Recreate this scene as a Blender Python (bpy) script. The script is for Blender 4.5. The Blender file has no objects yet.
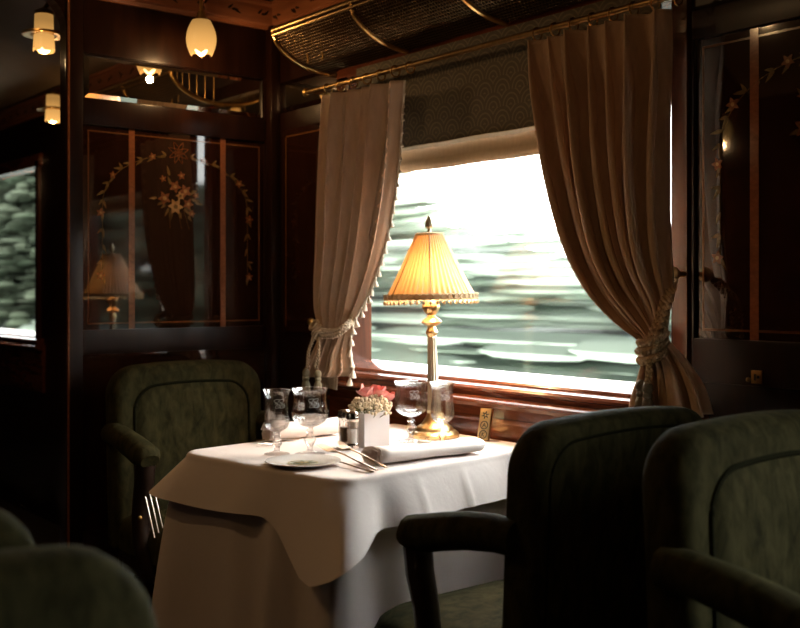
import bpy, bmesh, math, random
from mathutils import Vector, Matrix
random.seed(7)
SC = bpy.context.scene
COL = SC.collection
PI = math.pi
sin, cos = math.sin, math.cos

# ------------------------------------------------------------ camera
EYE = Vector((0.0, 0.0, 1.12))
FPX = 1046.0
FWD = Vector((-0.779, 0.627, 0.0)).normalized()
RGT = Vector((0.627, 0.779, 0.0)).normalized()
HZ = 290.0
cam = bpy.data.cameras.new('camera')
camo = bpy.data.objects.new('camera', cam)
COL.objects.link(camo)
camo.location = EYE
camo.rotation_euler = FWD.to_track_quat('-Z', 'Y').to_euler()
cam.sensor_width = 36.0
cam.lens = FPX / 800.0 * 36.0
cam.shift_y = -(314.0 - HZ) / 800.0
cam.clip_start = 0.02
cam.dof.use_dof = True
cam.dof.focus_distance = 2.35
cam.dof.aperture_fstop = 4.2
SC.camera = camo

# ------------------------------------------------------------ daylight and exposure
world = bpy.data.worlds.new('overcast_sky')
SC.world = world
world.use_nodes = True
wn = world.node_tree
wn.nodes.clear()
wo = wn.nodes.new('ShaderNodeOutputWorld')
wb = wn.nodes.new('ShaderNodeBackground')
wb.inputs['Color'].default_value = (0.99, 0.985, 0.97, 1)
wb.inputs['Strength'].default_value = 15.0
wn.links.new(wb.outputs[0], wo.inputs[0])
sun = bpy.data.lights.new('sun', 'SUN')
sun.energy = 0.5
sun.angle = 0.3
sun.color = (1.0, 0.97, 0.92)
suno = bpy.data.objects.new('sun', sun)
COL.objects.link(suno)
suno.rotation_euler = Vector((0.25, 0.75, -0.9)).to_track_quat('-Z', 'Y').to_euler()
SC.view_settings.view_transform = 'Standard'
SC.view_settings.look = 'None'
SC.view_settings.exposure = 0.0
SC.view_settings.gamma = 1.0
SC.view_settings.use_curve_mapping = False
SC.cycles.use_denoising = True
SC.cycles.max_bounces = 14
SC.cycles.transparent_max_bounces = 24
SC.cycles.transmission_bounces = 12
SC.cycles.sample_clamp_indirect = 6.0


def ray(px, py):
    return FWD + RGT * ((px - 400.0) / FPX) + Vector((0, 0, (HZ - py) / FPX))


def at_y(px, py, y):          # point of the vertical plane Y = y seen at a pixel of the photograph
    d = ray(px, py)
    return EYE + d * ((y - EYE.y) / d.y)


def at_x(px, py, x):
    d = ray(px, py)
    return EYE + d * ((x - EYE.x) / d.x)


def at_z(px, py, z):
    d = ray(px, py)
    return EYE + d * ((z - EYE.z) / d.z)


# ------------------------------------------------------------ materials
def nodes_of(name):
    m = bpy.data.materials.new(name)
    m.use_nodes = True
    nt = m.node_tree
    p = nt.nodes['Principled BSDF']
    return m, nt, p


def N(nt, kind, **kw):
    n = nt.nodes.new(kind)
    for k, v in kw.items():
        setattr(n, k, v)
    return n


def coords(nt, scale=(1, 1, 1), kind='Object'):
    tc = N(nt, 'ShaderNodeTexCoord')
    mp = N(nt, 'ShaderNodeMapping')
    mp.inputs['Scale'].default_value = scale
    nt.links.new(tc.outputs[kind], mp.inputs[0])
    return mp.outputs[0]


def ramp2(nt, src, c0, c1, p0=0.3, p1=0.7):
    r = N(nt, 'ShaderNodeValToRGB')
    r.color_ramp.elements[0].position = p0
    r.color_ramp.elements[1].position = p1
    r.color_ramp.elements[0].color = (*c0, 1)
    r.color_ramp.elements[1].color = (*c1, 1)
    nt.links.new(src, r.inputs[0])
    return r.outputs[0]


def noise(nt, vec, scale, detail=3, rough=0.5, dist=0.0):
    n = N(nt, 'ShaderNodeTexNoise')
    n.inputs['Scale'].default_value = scale
    n.inputs['Detail'].default_value = detail
    n.inputs['Roughness'].default_value = rough
    n.inputs['Distortion'].default_value = dist
    nt.links.new(vec, n.inputs['Vector'])
    return n.outputs['Fac']


def bump(nt, p, height, strength, dist=0.002):
    b = N(nt, 'ShaderNodeBump')
    b.inputs['Strength'].default_value = strength
    b.inputs['Distance'].default_value = dist
    nt.links.new(height, b.inputs['Height'])
    nt.links.new(b.outputs[0], p.inputs['Normal'])


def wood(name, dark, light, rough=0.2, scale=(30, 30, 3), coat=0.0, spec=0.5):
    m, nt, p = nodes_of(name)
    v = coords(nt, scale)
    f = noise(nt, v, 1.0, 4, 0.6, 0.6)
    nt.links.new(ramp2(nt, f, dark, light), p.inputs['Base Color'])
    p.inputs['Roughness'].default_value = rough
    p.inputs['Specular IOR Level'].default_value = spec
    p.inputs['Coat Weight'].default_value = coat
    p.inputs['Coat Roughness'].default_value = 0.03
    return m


def plain(name, col, rough=0.5, metal=0.0, spec=0.5, mottle=0.0, mscale=40, sheen=0.0, bumpy=0.0, bscale=400):
    m, nt, p = nodes_of(name)
    if mottle:
        f = noise(nt, coords(nt), mscale, 3)
        a = tuple(c * (1 - mottle) for c in col)
        b = tuple(min(1, c * (1 + mottle)) for c in col)
        nt.links.new(ramp2(nt, f, a, b), p.inputs['Base Color'])
    else:
        p.inputs['Base Color'].default_value = (*col, 1)
    p.inputs['Roughness'].default_value = rough
    p.inputs['Metallic'].default_value = metal
    p.inputs['Specular IOR Level'].default_value = spec
    if sheen:
        p.inputs['Sheen Weight'].default_value = sheen
        p.inputs['Sheen Roughness'].default_value = 0.4
    if bumpy:
        bump(nt, p, noise(nt, coords(nt), bscale, 2), bumpy)
    return m


def emit(name, col, strength):
    m, nt, p = nodes_of(name)
    p.inputs['Base Color'].default_value = (*col, 1)
    p.inputs['Emission Color'].default_value = (*col, 1)
    p.inputs['Emission Strength'].default_value = strength
    p.inputs['Roughness'].default_value = 0.3
    return m


M = {}
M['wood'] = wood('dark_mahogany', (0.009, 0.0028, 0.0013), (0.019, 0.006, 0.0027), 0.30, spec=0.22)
M['wood_red'] = wood('red_mahogany', (0.075, 0.018, 0.007), (0.19, 0.052, 0.022), 0.16, (6, 40, 40))
M['wood_sill'] = wood('polished_sill_wood', (0.085, 0.022, 0.010), (0.17, 0.05, 0.024), 0.13, (6, 40, 40), spec=0.8)
M['wood_jamb'] = wood('window_jamb_wood', (0.035, 0.010, 0.005), (0.085, 0.026, 0.012), 0.2, (30, 30, 4))
M['wood_top'] = wood('tabletop_wood', (0.20, 0.075, 0.03), (0.36, 0.15, 0.06), 0.3, (6, 40, 40))
M['panel'] = wood('lacquered_panel', (0.014, 0.0042, 0.002), (0.026, 0.008, 0.0036), 0.035, (30, 30, 4), spec=0.55)
M['inlay_strip'] = wood('inlay_strip_wood', (0.17, 0.058, 0.025), (0.28, 0.10, 0.043), 0.08, (60, 60, 120))
M['inlay_line'] = wood('inlay_line_wood', (0.09, 0.034, 0.012), (0.14, 0.055, 0.02), 0.08)
M['inlay_rose'] = wood('inlay_petal_wood', (0.13, 0.045, 0.018), (0.26, 0.10, 0.04), 0.08, (90, 90, 90))
M['inlay_pale'] = wood('inlay_pale_wood', (0.28, 0.155, 0.056), (0.42, 0.25, 0.105), 0.08, (90, 90, 90))
M['inlay_green'] = wood('inlay_leaf_wood', (0.09, 0.06, 0.02), (0.18, 0.11, 0.04), 0.08, (90, 90, 90))
M['cornice'] = wood('cornice_wood', (0.20, 0.065, 0.025), (0.34, 0.12, 0.05), 0.3, (4, 4, 40))
M['ceiling'] = plain('ceiling_paint', (0.30, 0.21, 0.125), 0.5, mottle=0.06, mscale=6)
M['floor'] = plain('dark_carpet', (0.02, 0.012, 0.010), 0.95, mottle=0.3, mscale=60)
M['brass'] = plain('aged_brass', (0.62, 0.38, 0.13), 0.28, 1.0, mottle=0.12, mscale=60)
M['brass_dark'] = plain('dull_brass', (0.30, 0.19, 0.075), 0.36, 1.0, mottle=0.15, mscale=80)
M['mesh_brass'] = plain('dark_mesh_brass', (0.15, 0.095, 0.042), 0.34, 1.0, mottle=0.2, mscale=60)
M['cutlery'] = plain('worn_silver_plate', (0.50, 0.42, 0.35), 0.22, 1.0)
M['gold'] = plain('gilt_metal', (0.83, 0.60, 0.29), 0.3, 1.0, mottle=0.08, mscale=60)
M['silver'] = plain('polished_silver', (0.80, 0.76, 0.70), 0.16, 1.0)
M['pale_gilt'] = plain('pale_gilt_lamp_stem', (0.60, 0.52, 0.36), 0.35, 0.75)
M['porcelain'] = plain('white_porcelain', (0.80, 0.77, 0.73), 0.12)
M['vase'] = plain('white_ceramic_vase', (0.72, 0.69, 0.69), 0.35)
M['crest_gold'] = plain('crest_gold', (0.35, 0.27, 0.09), 0.4)
M['crest_green'] = plain('crest_green', (0.10, 0.13, 0.06), 0.4)
M['ink'] = plain('dark_engraving', (0.03, 0.022, 0.015), 0.5)
M['pepper'] = plain('ground_pepper', (0.16, 0.13, 0.10), 0.8, mottle=0.4, mscale=900)
M['etch'] = plain('etched_glass_mark', (0.75, 0.75, 0.76), 0.7)
M['chrome'] = plain('polished_steel_rods', (0.85, 0.86, 0.88), 0.2, 1.0)
M['pink'] = plain('pink_petals', (0.70, 0.27, 0.25), 0.6, mottle=0.2, mscale=60)
M['cream'] = plain('cream_buds', (0.78, 0.66, 0.46), 0.7, mottle=0.15, mscale=150)
M['stem'] = plain('green_stems', (0.12, 0.14, 0.05), 0.7)
M['tassel'] = plain('pale_tassel_cotton', (0.58, 0.50, 0.40), 0.85, mottle=0.15, mscale=300)
M['rope'] = plain('gold_tan_rope', (0.50, 0.345, 0.19), 0.8, mottle=0.25, mscale=250)
M['rope_pale'] = plain('pale_rope', (0.50, 0.41, 0.30), 0.8, mottle=0.2, mscale=250)
M['tassel_green'] = plain('sage_tassel', (0.17, 0.15, 0.095), 0.85, mottle=0.2, mscale=300)


def velvet(name, dark, light):
    m, nt, p = nodes_of(name)
    f = noise(nt, coords(nt, (1, 1, 0.45)), 38, 5, 0.65, 0.5)
    nt.links.new(ramp2(nt, f, dark, light, 0.32, 0.68), p.inputs['Base Color'])
    p.inputs['Roughness'].default_value = 0.85
    p.inputs['Specular IOR Level'].default_value = 0.05
    p.inputs['Sheen Weight'].default_value = 0.03
    p.inputs['Sheen Roughness'].default_value = 0.35
    p.inputs['Sheen Tint'].default_value = (0.45, 0.5, 0.25, 1)
    bump(nt, p, f, 0.25, 0.003)
    return m


M['velvet'] = velvet('olive_velvet', (0.014, 0.0125, 0.0050), (0.048, 0.042, 0.0175))
M['piping'] = plain('olive_piping', (0.010, 0.010, 0.004), 0.95, spec=0.05)
M['chair_wood'] = wood('chair_dark_wood', (0.010, 0.005, 0.003), (0.022, 0.010, 0.006), 0.35)


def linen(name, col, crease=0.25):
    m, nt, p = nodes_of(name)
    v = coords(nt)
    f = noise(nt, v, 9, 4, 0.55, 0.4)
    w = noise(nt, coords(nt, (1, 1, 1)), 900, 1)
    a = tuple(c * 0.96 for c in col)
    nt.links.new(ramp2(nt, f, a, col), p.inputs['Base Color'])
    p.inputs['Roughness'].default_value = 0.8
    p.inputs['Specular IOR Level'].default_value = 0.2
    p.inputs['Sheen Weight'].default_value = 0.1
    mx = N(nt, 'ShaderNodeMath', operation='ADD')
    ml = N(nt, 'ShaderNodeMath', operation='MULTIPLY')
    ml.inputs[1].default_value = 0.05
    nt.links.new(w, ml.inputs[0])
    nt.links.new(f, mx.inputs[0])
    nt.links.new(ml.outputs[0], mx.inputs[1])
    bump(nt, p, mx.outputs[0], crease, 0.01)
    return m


M['cloth'] = linen('white_tablecloth', (0.83, 0.745, 0.710))
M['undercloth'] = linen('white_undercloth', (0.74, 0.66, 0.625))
M['napkin'] = linen('white_napkin', (0.83, 0.745, 0.705), 0.15)


def drape(name, col, border=False):
    m, nt, p = nodes_of(name)
    v = coords(nt)
    f = noise(nt, coords(nt, (1, 1, 0.3)), 60, 4, 0.6)
    weave = noise(nt, v, 700, 1)
    a = tuple(c * 0.84 for c in col)
    colour = ramp2(nt, f, a, col)
    h = weave
    if border:
        tc = N(nt, 'ShaderNodeTexCoord')
        sep = N(nt, 'ShaderNodeSeparateXYZ')
        nt.links.new(tc.outputs['UV'], sep.inputs[0])
        # two interlaced sine ribbons running down the leading edge
        outs = []
        for ph in (0.0, PI):
            s1 = N(nt, 'ShaderNodeMath', operation='MULTIPLY_ADD')
            s1.inputs[1].default_value = 95.0
            s1.inputs[2].default_value = ph
            nt.links.new(sep.outputs['Y'], s1.inputs[0])
            sn = N(nt, 'ShaderNodeMath', operation='SINE')
            nt.links.new(s1.outputs[0], sn.inputs[0])
            ma = N(nt, 'ShaderNodeMath', operation='MULTIPLY_ADD')
            ma.inputs[1].default_value = 0.035
            ma.inputs[2].default_value = 0.885
            nt.links.new(sn.outputs[0], ma.inputs[0])
            sb = N(nt, 'ShaderNodeMath', operation='SUBTRACT')
            nt.links.new(sep.outputs['X'], sb.inputs[0])
            nt.links.new(ma.outputs[0], sb.inputs[1])
            ab = N(nt, 'ShaderNodeMath', operation='ABSOLUTE')
            nt.links.new(sb.outputs[0], ab.inputs[0])
            lt = N(nt, 'ShaderNodeMath', operation='LESS_THAN')
            lt.inputs[1].default_value = 0.010
            nt.links.new(ab.outputs[0], lt.inputs[0])
            outs.append(lt.outputs[0])
        mxx = N(nt, 'ShaderNodeMath', operation='MAXIMUM')
        nt.links.new(outs[0], mxx.inputs[0])
        nt.links.new(outs[1], mxx.inputs[1])
        mix = N(nt, 'ShaderNodeMix', data_type='RGBA')
        nt.links.new(mxx.outputs[0], mix.inputs['Factor'])
        nt.links.new(colour, mix.inputs['A'])
        mix.inputs['B'].default_value = (*[min(1, c * 1.6) for c in col], 1)
        colour = mix.outputs['Result']
    nt.links.new(colour, p.inputs['Base Color'])
    p.inputs['Roughness'].default_value = 0.85
    p.inputs['Specular IOR Level'].default_value = 0.15
    p.inputs['Sheen Weight'].default_value = 0.15
    bump(nt, p, h, 0.12, 0.002)
    return m


M['drape'] = drape('taupe_curtain', (0.62, 0.415, 0.275))
M['drape_pale'] = drape('sand_curtain', (0.57, 0.42, 0.31), True)
M['lining'] = plain('curtain_lining', (0.30, 0.235, 0.16), 0.9, mottle=0.1, mscale=80)


def blind_fabric():
    m, nt, p = nodes_of('scallop_blind')
    tc = N(nt, 'ShaderNodeTexCoord')
    sep = N(nt, 'ShaderNodeSeparateXYZ')
    nt.links.new(tc.outputs['Object'], sep.inputs[0])

    def op(kind, a, b=None, c=None):
        n = N(nt, 'ShaderNodeMath', operation=kind)
        for i, s in enumerate((a, b, c)):
            if s is None:
                continue
            if isinstance(s, (int, float)):
                n.inputs[i].default_value = s
            else:
                nt.links.new(s, n.inputs[i])
        return n.outputs[0]
    u = op('MULTIPLY', sep.outputs['X'], 16.0)
    v = op('MULTIPLY', sep.outputs['Z'], 26.0)
    row = op('FLOOR', v)
    fv = op('SUBTRACT', v, row)
    par = op('MULTIPLY', op('MODULO', op('ABSOLUTE', row), 2.0), 0.5)
    uu = op('ADD', u, par)
    fu = op('SUBTRACT', op('SUBTRACT', uu, op('FLOOR', uu)), 0.5)
    d = op('SQRT', op('ADD', op('MULTIPLY', fu, fu), op('MULTIPLY', op('MULTIPLY', fv, 0.55), op('MULTIPLY', fv, 0.55))))
    s = op('SINE', op('MULTIPLY', d, 34.0))
    nt.links.new(ramp2(nt, s, (0.085, 0.066, 0.036), (0.15, 0.12, 0.068), 0.2, 0.8), p.inputs['Base Color'])
    p.inputs['Roughness'].default_value = 0.8
    return m


M['blind'] = blind_fabric()


def translucent_cloth(name, col, amount, tcol=None, stripes=None):
    m, nt, p = nodes_of(name)
    f = noise(nt, coords(nt, (1, 1, 0.2)), 90, 3)
    c = ramp2(nt, f, tuple(x * 0.88 for x in col), col)
    nt.links.new(c, p.inputs['Base Color'])
    p.inputs['Roughness'].default_value = 0.8
    p.inputs['Specular IOR Level'].default_value = 0.1
    t = N(nt, 'ShaderNodeBsdfTranslucent')
    t.inputs['Color'].default_value = (*(tcol or col), 1)
    mx = N(nt, 'ShaderNodeMixShader')
    mx.inputs[0].default_value = amount
    out = nt.nodes['Material Output']
    nt.links.new(p.outputs[0], mx.inputs[1])
    nt.links.new(t.outputs[0], mx.inputs[2])
    nt.links.new(mx.outputs[0], out.inputs[0])
    return m


M['shade'] = translucent_cloth('pleated_silk_shade', (0.74, 0.53, 0.39), 0.075, (0.95, 0.50, 0.16))
M['hem'] = translucent_cloth('cream_blind_hem', (0.62, 0.48, 0.33), 0.12)
M['shade_trim'] = translucent_cloth('shade_braid', (0.62, 0.50, 0.32), 0.2)


def thin_glass(name, tint, refl_rough=0.0):
    m, nt, p = nodes_of(name)
    nt.nodes.remove(p)
    tr = N(nt, 'ShaderNodeBsdfTransparent')
    tr.inputs[0].default_value = (*tint, 1)
    gl = N(nt, 'ShaderNodeBsdfGlossy')
    gl.inputs['Roughness'].default_value = refl_rough
    # Schlick reflectance of a thin pane, the same from both faces
    ge = N(nt, 'ShaderNodeNewGeometry')
    dt = N(nt, 'ShaderNodeVectorMath', operation='DOT_PRODUCT')
    nt.links.new(ge.outputs['Incoming'], dt.inputs[0])
    nt.links.new(ge.outputs['Normal'], dt.inputs[1])
    ab = N(nt, 'ShaderNodeMath', operation='ABSOLUTE')
    nt.links.new(dt.outputs['Value'], ab.inputs[0])
    om = N(nt, 'ShaderNodeMath', operation='SUBTRACT')
    om.inputs[0].default_value = 1.0
    nt.links.new(ab.outputs[0], om.inputs[1])
    pw = N(nt, 'ShaderNodeMath', operation='POWER')
    pw.inputs[1].default_value = 5.0
    nt.links.new(om.outputs[0], pw.inputs[0])
    fr = N(nt, 'ShaderNodeMath', operation='MULTIPLY_ADD')
    fr.inputs[1].default_value = 0.96
    fr.inputs[2].default_value = 0.035
    nt.links.new(pw.outputs[0], fr.inputs[0])
    mx = N(nt, 'ShaderNodeMixShader')
    nt.links.new(fr.outputs[0], mx.inputs[0])
    nt.links.new(tr.outputs[0], mx.inputs[1])
    nt.links.new(gl.outputs[0], mx.inputs[2])
    nt.links.new(mx.outputs[0], nt.nodes['Material Output'].inputs[0])
    return m


M['pane'] = thin_glass('window_glass', (0.96, 0.98, 0.97))


def table_glass():
    m, nt, p = nodes_of('crystal_glass')
    nt.nodes.remove(p)
    g = N(nt, 'ShaderNodeBsdfGlass')
    g.inputs['Roughness'].default_value = 0.0
    g.inputs['IOR'].default_value = 1.45
    g.inputs['Color'].default_value = (0.98, 0.98, 0.98, 1)
    tr = N(nt, 'ShaderNodeBsdfTransparent')
    tr.inputs[0].default_value = (0.97, 0.97, 0.97, 1)
    mx = N(nt, 'ShaderNodeMixShader')
    mx.inputs[0].default_value = 0.6
    nt.links.new(g.outputs[0], mx.inputs[1])
    nt.links.new(tr.outputs[0], mx.inputs[2])
    nt.links.new(mx.outputs[0], nt.nodes['Material Output'].inputs[0])
    return m


M['glass'] = table_glass()
M['mirror'] = plain('bevelled_mirror', (0.70, 0.66, 0.60), 0.01, 1.0)
M['tulip'] = emit('tulip_lamp_glass', (1.0, 0.50, 0.13), 0.85)
M['tulip'].node_tree.nodes['Principled BSDF'].inputs['Base Color'].default_value = (.02, .009, .002, 1)
nt_ = M['tulip'].node_tree
sx_ = N(nt_, 'ShaderNodeSeparateXYZ')
tc_ = N(nt_, 'ShaderNodeTexCoord')
mr_ = N(nt_, 'ShaderNodeMapRange')
nt_.links.new(tc_.outputs['Object'], sx_.inputs[0])
nt_.links.new(sx_.outputs['Z'], mr_.inputs['Value'])
for k_, v_ in (('From Min', -.045), ('From Max', .05), ('To Min', 1.05), ('To Max', .38)):
    mr_.inputs[k_].default_value = v_
nt_.links.new(mr_.outputs['Result'], nt_.nodes['Principled BSDF'].inputs['Emission Strength'])   # the glass glows most beside its bulb
M['bulb'] = emit('lamp_bulb', (1.0, 0.74, 0.33), 3.5)


def foliage_mat(name, dark, light, pale, leaf=None):
    m, nt, p = nodes_of(name)
    f = noise(nt, coords(nt, (0.16, 0.8, 1.9)), 1.3, 5, 0.6, 0.3)
    r = N(nt, 'ShaderNodeValToRGB')
    els = r.color_ramp.elements
    els[0].position, els[0].color = 0.34, (*dark, 1)
    els[1].position, els[1].color = 0.72, (*pale, 1)
    e = els.new(0.52)
    e.color = (*light, 1)
    nt.links.new(f, r.inputs[0])
    nt.links.new(r.outputs[0], p.inputs['Base Color'])
    p.inputs['Roughness'].default_value = 0.9
    p.inputs['Specular IOR Level'].default_value = 0.1
    if leaf:
        t = N(nt, 'ShaderNodeBsdfTranslucent')
        t.inputs['Color'].default_value = (*leaf, 1)
        mx = N(nt, 'ShaderNodeMixShader')
        mx.inputs[0].default_value = 0.72
        nt.links.new(p.outputs[0], mx.inputs[1])
        nt.links.new(t.outputs[0], mx.inputs[2])
        nt.links.new(mx.outputs[0], nt.nodes['Material Output'].inputs[0])
    return m


M['foliage'] = foliage_mat('pale_foliage', (0.150, 0.178, 0.152), (0.165, 0.192, 0.168), (0.18, 0.20, 0.182), (0.64, 0.69, 0.63))
M['foliage_far'] = foliage_mat('green_foliage', (0.020, 0.029, 0.017), (0.036, 0.046, 0.029), (0.058, 0.066, 0.046))
M['hedge'] = foliage_mat('pale_hedge', (0.040, 0.054, 0.042), (0.058, 0.073, 0.060), (0.078, 0.090, 0.078), (0.55, 0.60, 0.54))
M['field'] = foliage_mat('pale_grass', (0.042, 0.051, 0.044), (0.052, 0.060, 0.053), (0.068, 0.073, 0.068))


# ------------------------------------------------------------ mesh building
class MB:
    def __init__(self):
        self.v, self.f, self.uv = [], [], None

    def add(self, verts, faces):
        o = len(self.v)
        self.v += [Vector(p) for p in verts]
        self.f += [tuple(i + o for i in f) for f in faces]
        return self

    def box(self, lo, hi, bev=0.0, rot=None, piv=None):
        lo, hi = Vector(lo), Vector(hi)
        bm = bmesh.new()
        bmesh.ops.create_cube(bm, size=1.0)
        for v in bm.verts:
            v.co = Vector(((v.co.x + .5) * (hi.x - lo.x) + lo.x, (v.co.y + .5) * (hi.y - lo.y) + lo.y, (v.co.z + .5) * (hi.z - lo.z) + lo.z))
        if bev:
            bmesh.ops.bevel(bm, geom=bm.edges[:], offset=bev, segments=2, affect='EDGES', profile=0.7)
        bm.verts.index_update()
        vs = [v.co.copy() for v in bm.verts]
        if rot:
            piv = Vector(piv) if piv else (lo + hi) / 2
            vs = [piv + rot @ (p - piv) for p in vs]
        fs = [[v.index for v in f.verts] for f in bm.faces]
        bm.free()
        return self.add(vs, fs)

    def lathe(self, prof, segs=24, c=(0, 0, 0), wob=None, closed=False, caps=True):
        c = Vector(c)
        vs, fs = [], []
        n = len(prof)
        for i, (r, z) in enumerate(prof):
            for k in range(segs):
                a = 2 * PI * k / segs
                rr = r * (wob(a, i) if wob else 1.0)
                vs.append(c + Vector((rr * cos(a), rr * sin(a), z)))
        rows = n if closed else n - 1
        for i in range(rows):
            j = (i + 1) % n
            for k in range(segs):
                k2 = (k + 1) % segs
                fs.append((i * segs + k, i * segs + k2, j * segs + k2, j * segs + k))
        if not closed and caps:
            if prof[0][0] > 1e-6:
                fs.append(tuple(range(segs))[::-1])
            if prof[-1][0] > 1e-6:
                fs.append(tuple((n - 1) * segs + k for k in range(segs)))
        return self.add(vs, fs)

    def sweep(self, path, sect, segs=8, caps=True, closed=False, up=(0, 0, 1)):
        """sect: list of (ra, rb) per path point or a single pair/number; elliptical section."""
        path = [Vector(p) for p in path]
        n = len(path)
        if isinstance(sect, (int, float)):
            sect = (sect, sect)
        if isinstance(sect, tuple):
            sect = [sect] * n
        vs, fs = [], []
        up0 = Vector(up)
        for i, p in enumerate(path):
            if closed:
                t = path[(i + 1) % n] - path[i - 1]
            else:
                t = path[min(i + 1, n - 1)] - path[max(i - 1, 0)]
            t.normalize()
            u = up0 if abs(t.dot(up0)) < 0.95 else Vector((1, 0, 0)) if abs(t.x) < 0.9 else Vector((0, 1, 0))
            s = t.cross(u).normalized()
            w = s.cross(t).normalized()
            ra, rb = sect[i]
            for k in range(segs):
                a = 2 * PI * k / segs
                vs.append(p + s * (ra * cos(a)) + w * (rb * sin(a)))
        rng = n if closed else n - 1
        for i in range(rng):
            j = (i + 1) % n
            for k in range(segs):
                k2 = (k + 1) % segs
                fs.append((i * segs + k, i * segs + k2, j * segs + k2, j * segs + k))
        if caps and not closed:
            fs.append(tuple(range(segs))[::-1])
            fs.append(tuple((n - 1) * segs + k for k in range(segs)))
        return self.add(vs, fs)

    def grid(self, rows, closed=False):
        nr, nc = len(rows), len(rows[0])
        vs = [p for r in rows for p in r]
        fs = []
        cc = nc if closed else nc - 1
        for i in range(nr - 1):
            for j in range(cc):
                j2 = (j + 1) % nc
                fs.append((i * nc + j, i * nc + j2, (i + 1) * nc + j2, (i + 1) * nc + j))
        return self.add(vs, fs)

    def slab(self, outline, prof, fn):
        """outline: closed list of (a, b) counter-clockwise; prof: [(inset, depth)...]; fn(a, b, depth) -> point."""
        n = len(outline)
        nor = []
        for i in range(n):
            a, b = Vector(outline[i - 1]), Vector(outline[(i + 1) % n])
            t = (b - a).normalized()
            nor.append(Vector((-t.y, t.x)))
        vs, fs = [], []
        cen = sum((Vector(q) for q in outline), Vector((0, 0))) / n
        for pr in prof:
            ins, d = pr[0], pr[1]
            sc = pr[2] if len(pr) > 2 else 1.0
            for i in range(n):
                q = Vector(outline[i]) + nor[i] * ins
                q = cen + (q - cen) * sc
                vs.append(fn(q.x, q.y, d))
        for r in range(len(prof) - 1):
            for i in range(n):
                j = (i + 1) % n
                fs.append((r * n + i, r * n + j, (r + 1) * n + j, (r + 1) * n + i))
        fs.append(tuple(range(n))[::-1])
        fs.append(tuple((len(prof) - 1) * n + i for i in range(n)))
        return self.add(vs, fs)

    def ball(self, c, r, su=10, sv=6, squash=(1, 1, 1)):
        c = Vector(c)
        rows = []
        for i in range(sv + 1):
            th = PI * i / sv
            rr = max(sin(th), 1e-4)
            rows.append([c + Vector((squash[0] * r * rr * cos(2 * PI * k / su), squash[1] * r * rr * sin(2 * PI * k / su), squash[2] * r * cos(th))) for k in range(su)])
        return self.grid(rows[::-1], True)

    def build(self, name, mat, parent=None, smooth=True, ang=40, loc=None, uvs=None, recalc=True):
        me = bpy.data.meshes.new(name)
        off = Vector(loc) if loc is not None else Vector((0, 0, 0))
        me.from_pydata([tuple(p - off) for p in self.v], [], self.f)
        if recalc:
            bm = bmesh.new()
            bm.from_mesh(me)
            bmesh.ops.recalc_face_normals(bm, faces=bm.faces)
            bm.to_mesh(me)
            bm.free()
        if uvs:
            lay = me.uv_layers.new(name='UVMap')
            for l in me.loops:
                lay.data[l.index].uv = uvs[l.vertex_index]
        if smooth:
            me.polygons.foreach_set('use_smooth', [True] * len(me.polygons))
            if ang:
                me.set_sharp_from_angle(angle=math.radians(ang))
        me.materials.append(M[mat] if isinstance(mat, str) else mat)
        me.update()
        o = bpy.data.objects.new(name, me)
        COL.objects.link(o)
        o.location = off
        if parent:
            o.parent = parent
        return o


def tag(o, label, cat, group=None):
    o['label'] = label
    o['category'] = cat
    if group:
        o['group'] = group
    return o


def thing(name, label, cat, loc=(0, 0, 0), rz=0.0, group=None):
    o = bpy.data.objects.new(name, None)
    o.empty_display_size = 0.05
    COL.objects.link(o)
    o.location = loc
    o.rotation_euler = (0, 0, rz)
    return tag(o, label, cat, group)


def struct(o):
    o['kind'] = 'structure'
    return o


def copy_tree(o, parent=None):
    c = o.copy()
    COL.objects.link(c)
    if parent:
        c.parent = parent
        c.matrix_parent_inverse = o.matrix_parent_inverse
    for ch in o.children:
        copy_tree(ch, c)
    return c


def share(o, name, parent, loc=(0, 0, 0), rot=(0, 0, 0)):
    c = bpy.data.objects.new(name, o.data)
    COL.objects.link(c)
    c.parent = parent
    c.location = loc
    c.rotation_euler = rot
    return c


def rope_path(path, R, r, pitch, strands=3, segs=6, sub=4):
    """helical strands along a path -> MB"""
    path = [Vector(p) for p in path]
    fine = []
    for i in range(len(path) - 1):
        for k in range(sub):
            fine.append(catmull(path, i + k / sub))
    fine.append(path[-1])
    mb = MB()
    for s in range(strands):
        pts, dist = [], 0.0
        for i, p in enumerate(fine):
            t = (fine[min(i + 1, len(fine) - 1)] - fine[max(i - 1, 0)]).normalized()
            u = Vector((0, 1, 0)) if abs(t.y) < 0.9 else Vector((1, 0, 0))
            a = t.cross(u).normalized()
            b = a.cross(t)
            if i:
                dist += (p - fine[i - 1]).length
            th = 2 * PI * (dist / pitch + s / strands)
            pts.append(p + a * (R * cos(th)) + b * (R * sin(th)))
        mb.sweep(pts, r, segs)
    return mb


def catmull(P, t):
    n = len(P)
    i = min(int(t), n - 2)
    f = t - i
    p0, p1, p2, p3 = P[max(i - 1, 0)], P[i], P[i + 1], P[min(i + 2, n - 1)]
    return 0.5 * ((2 * p1) + (p2 - p0) * f + (2 * p0 - 5 * p1 + 4 * p2 - p3) * f * f + (3 * p1 - p0 - 3 * p2 + p3) * f ** 3)


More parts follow.
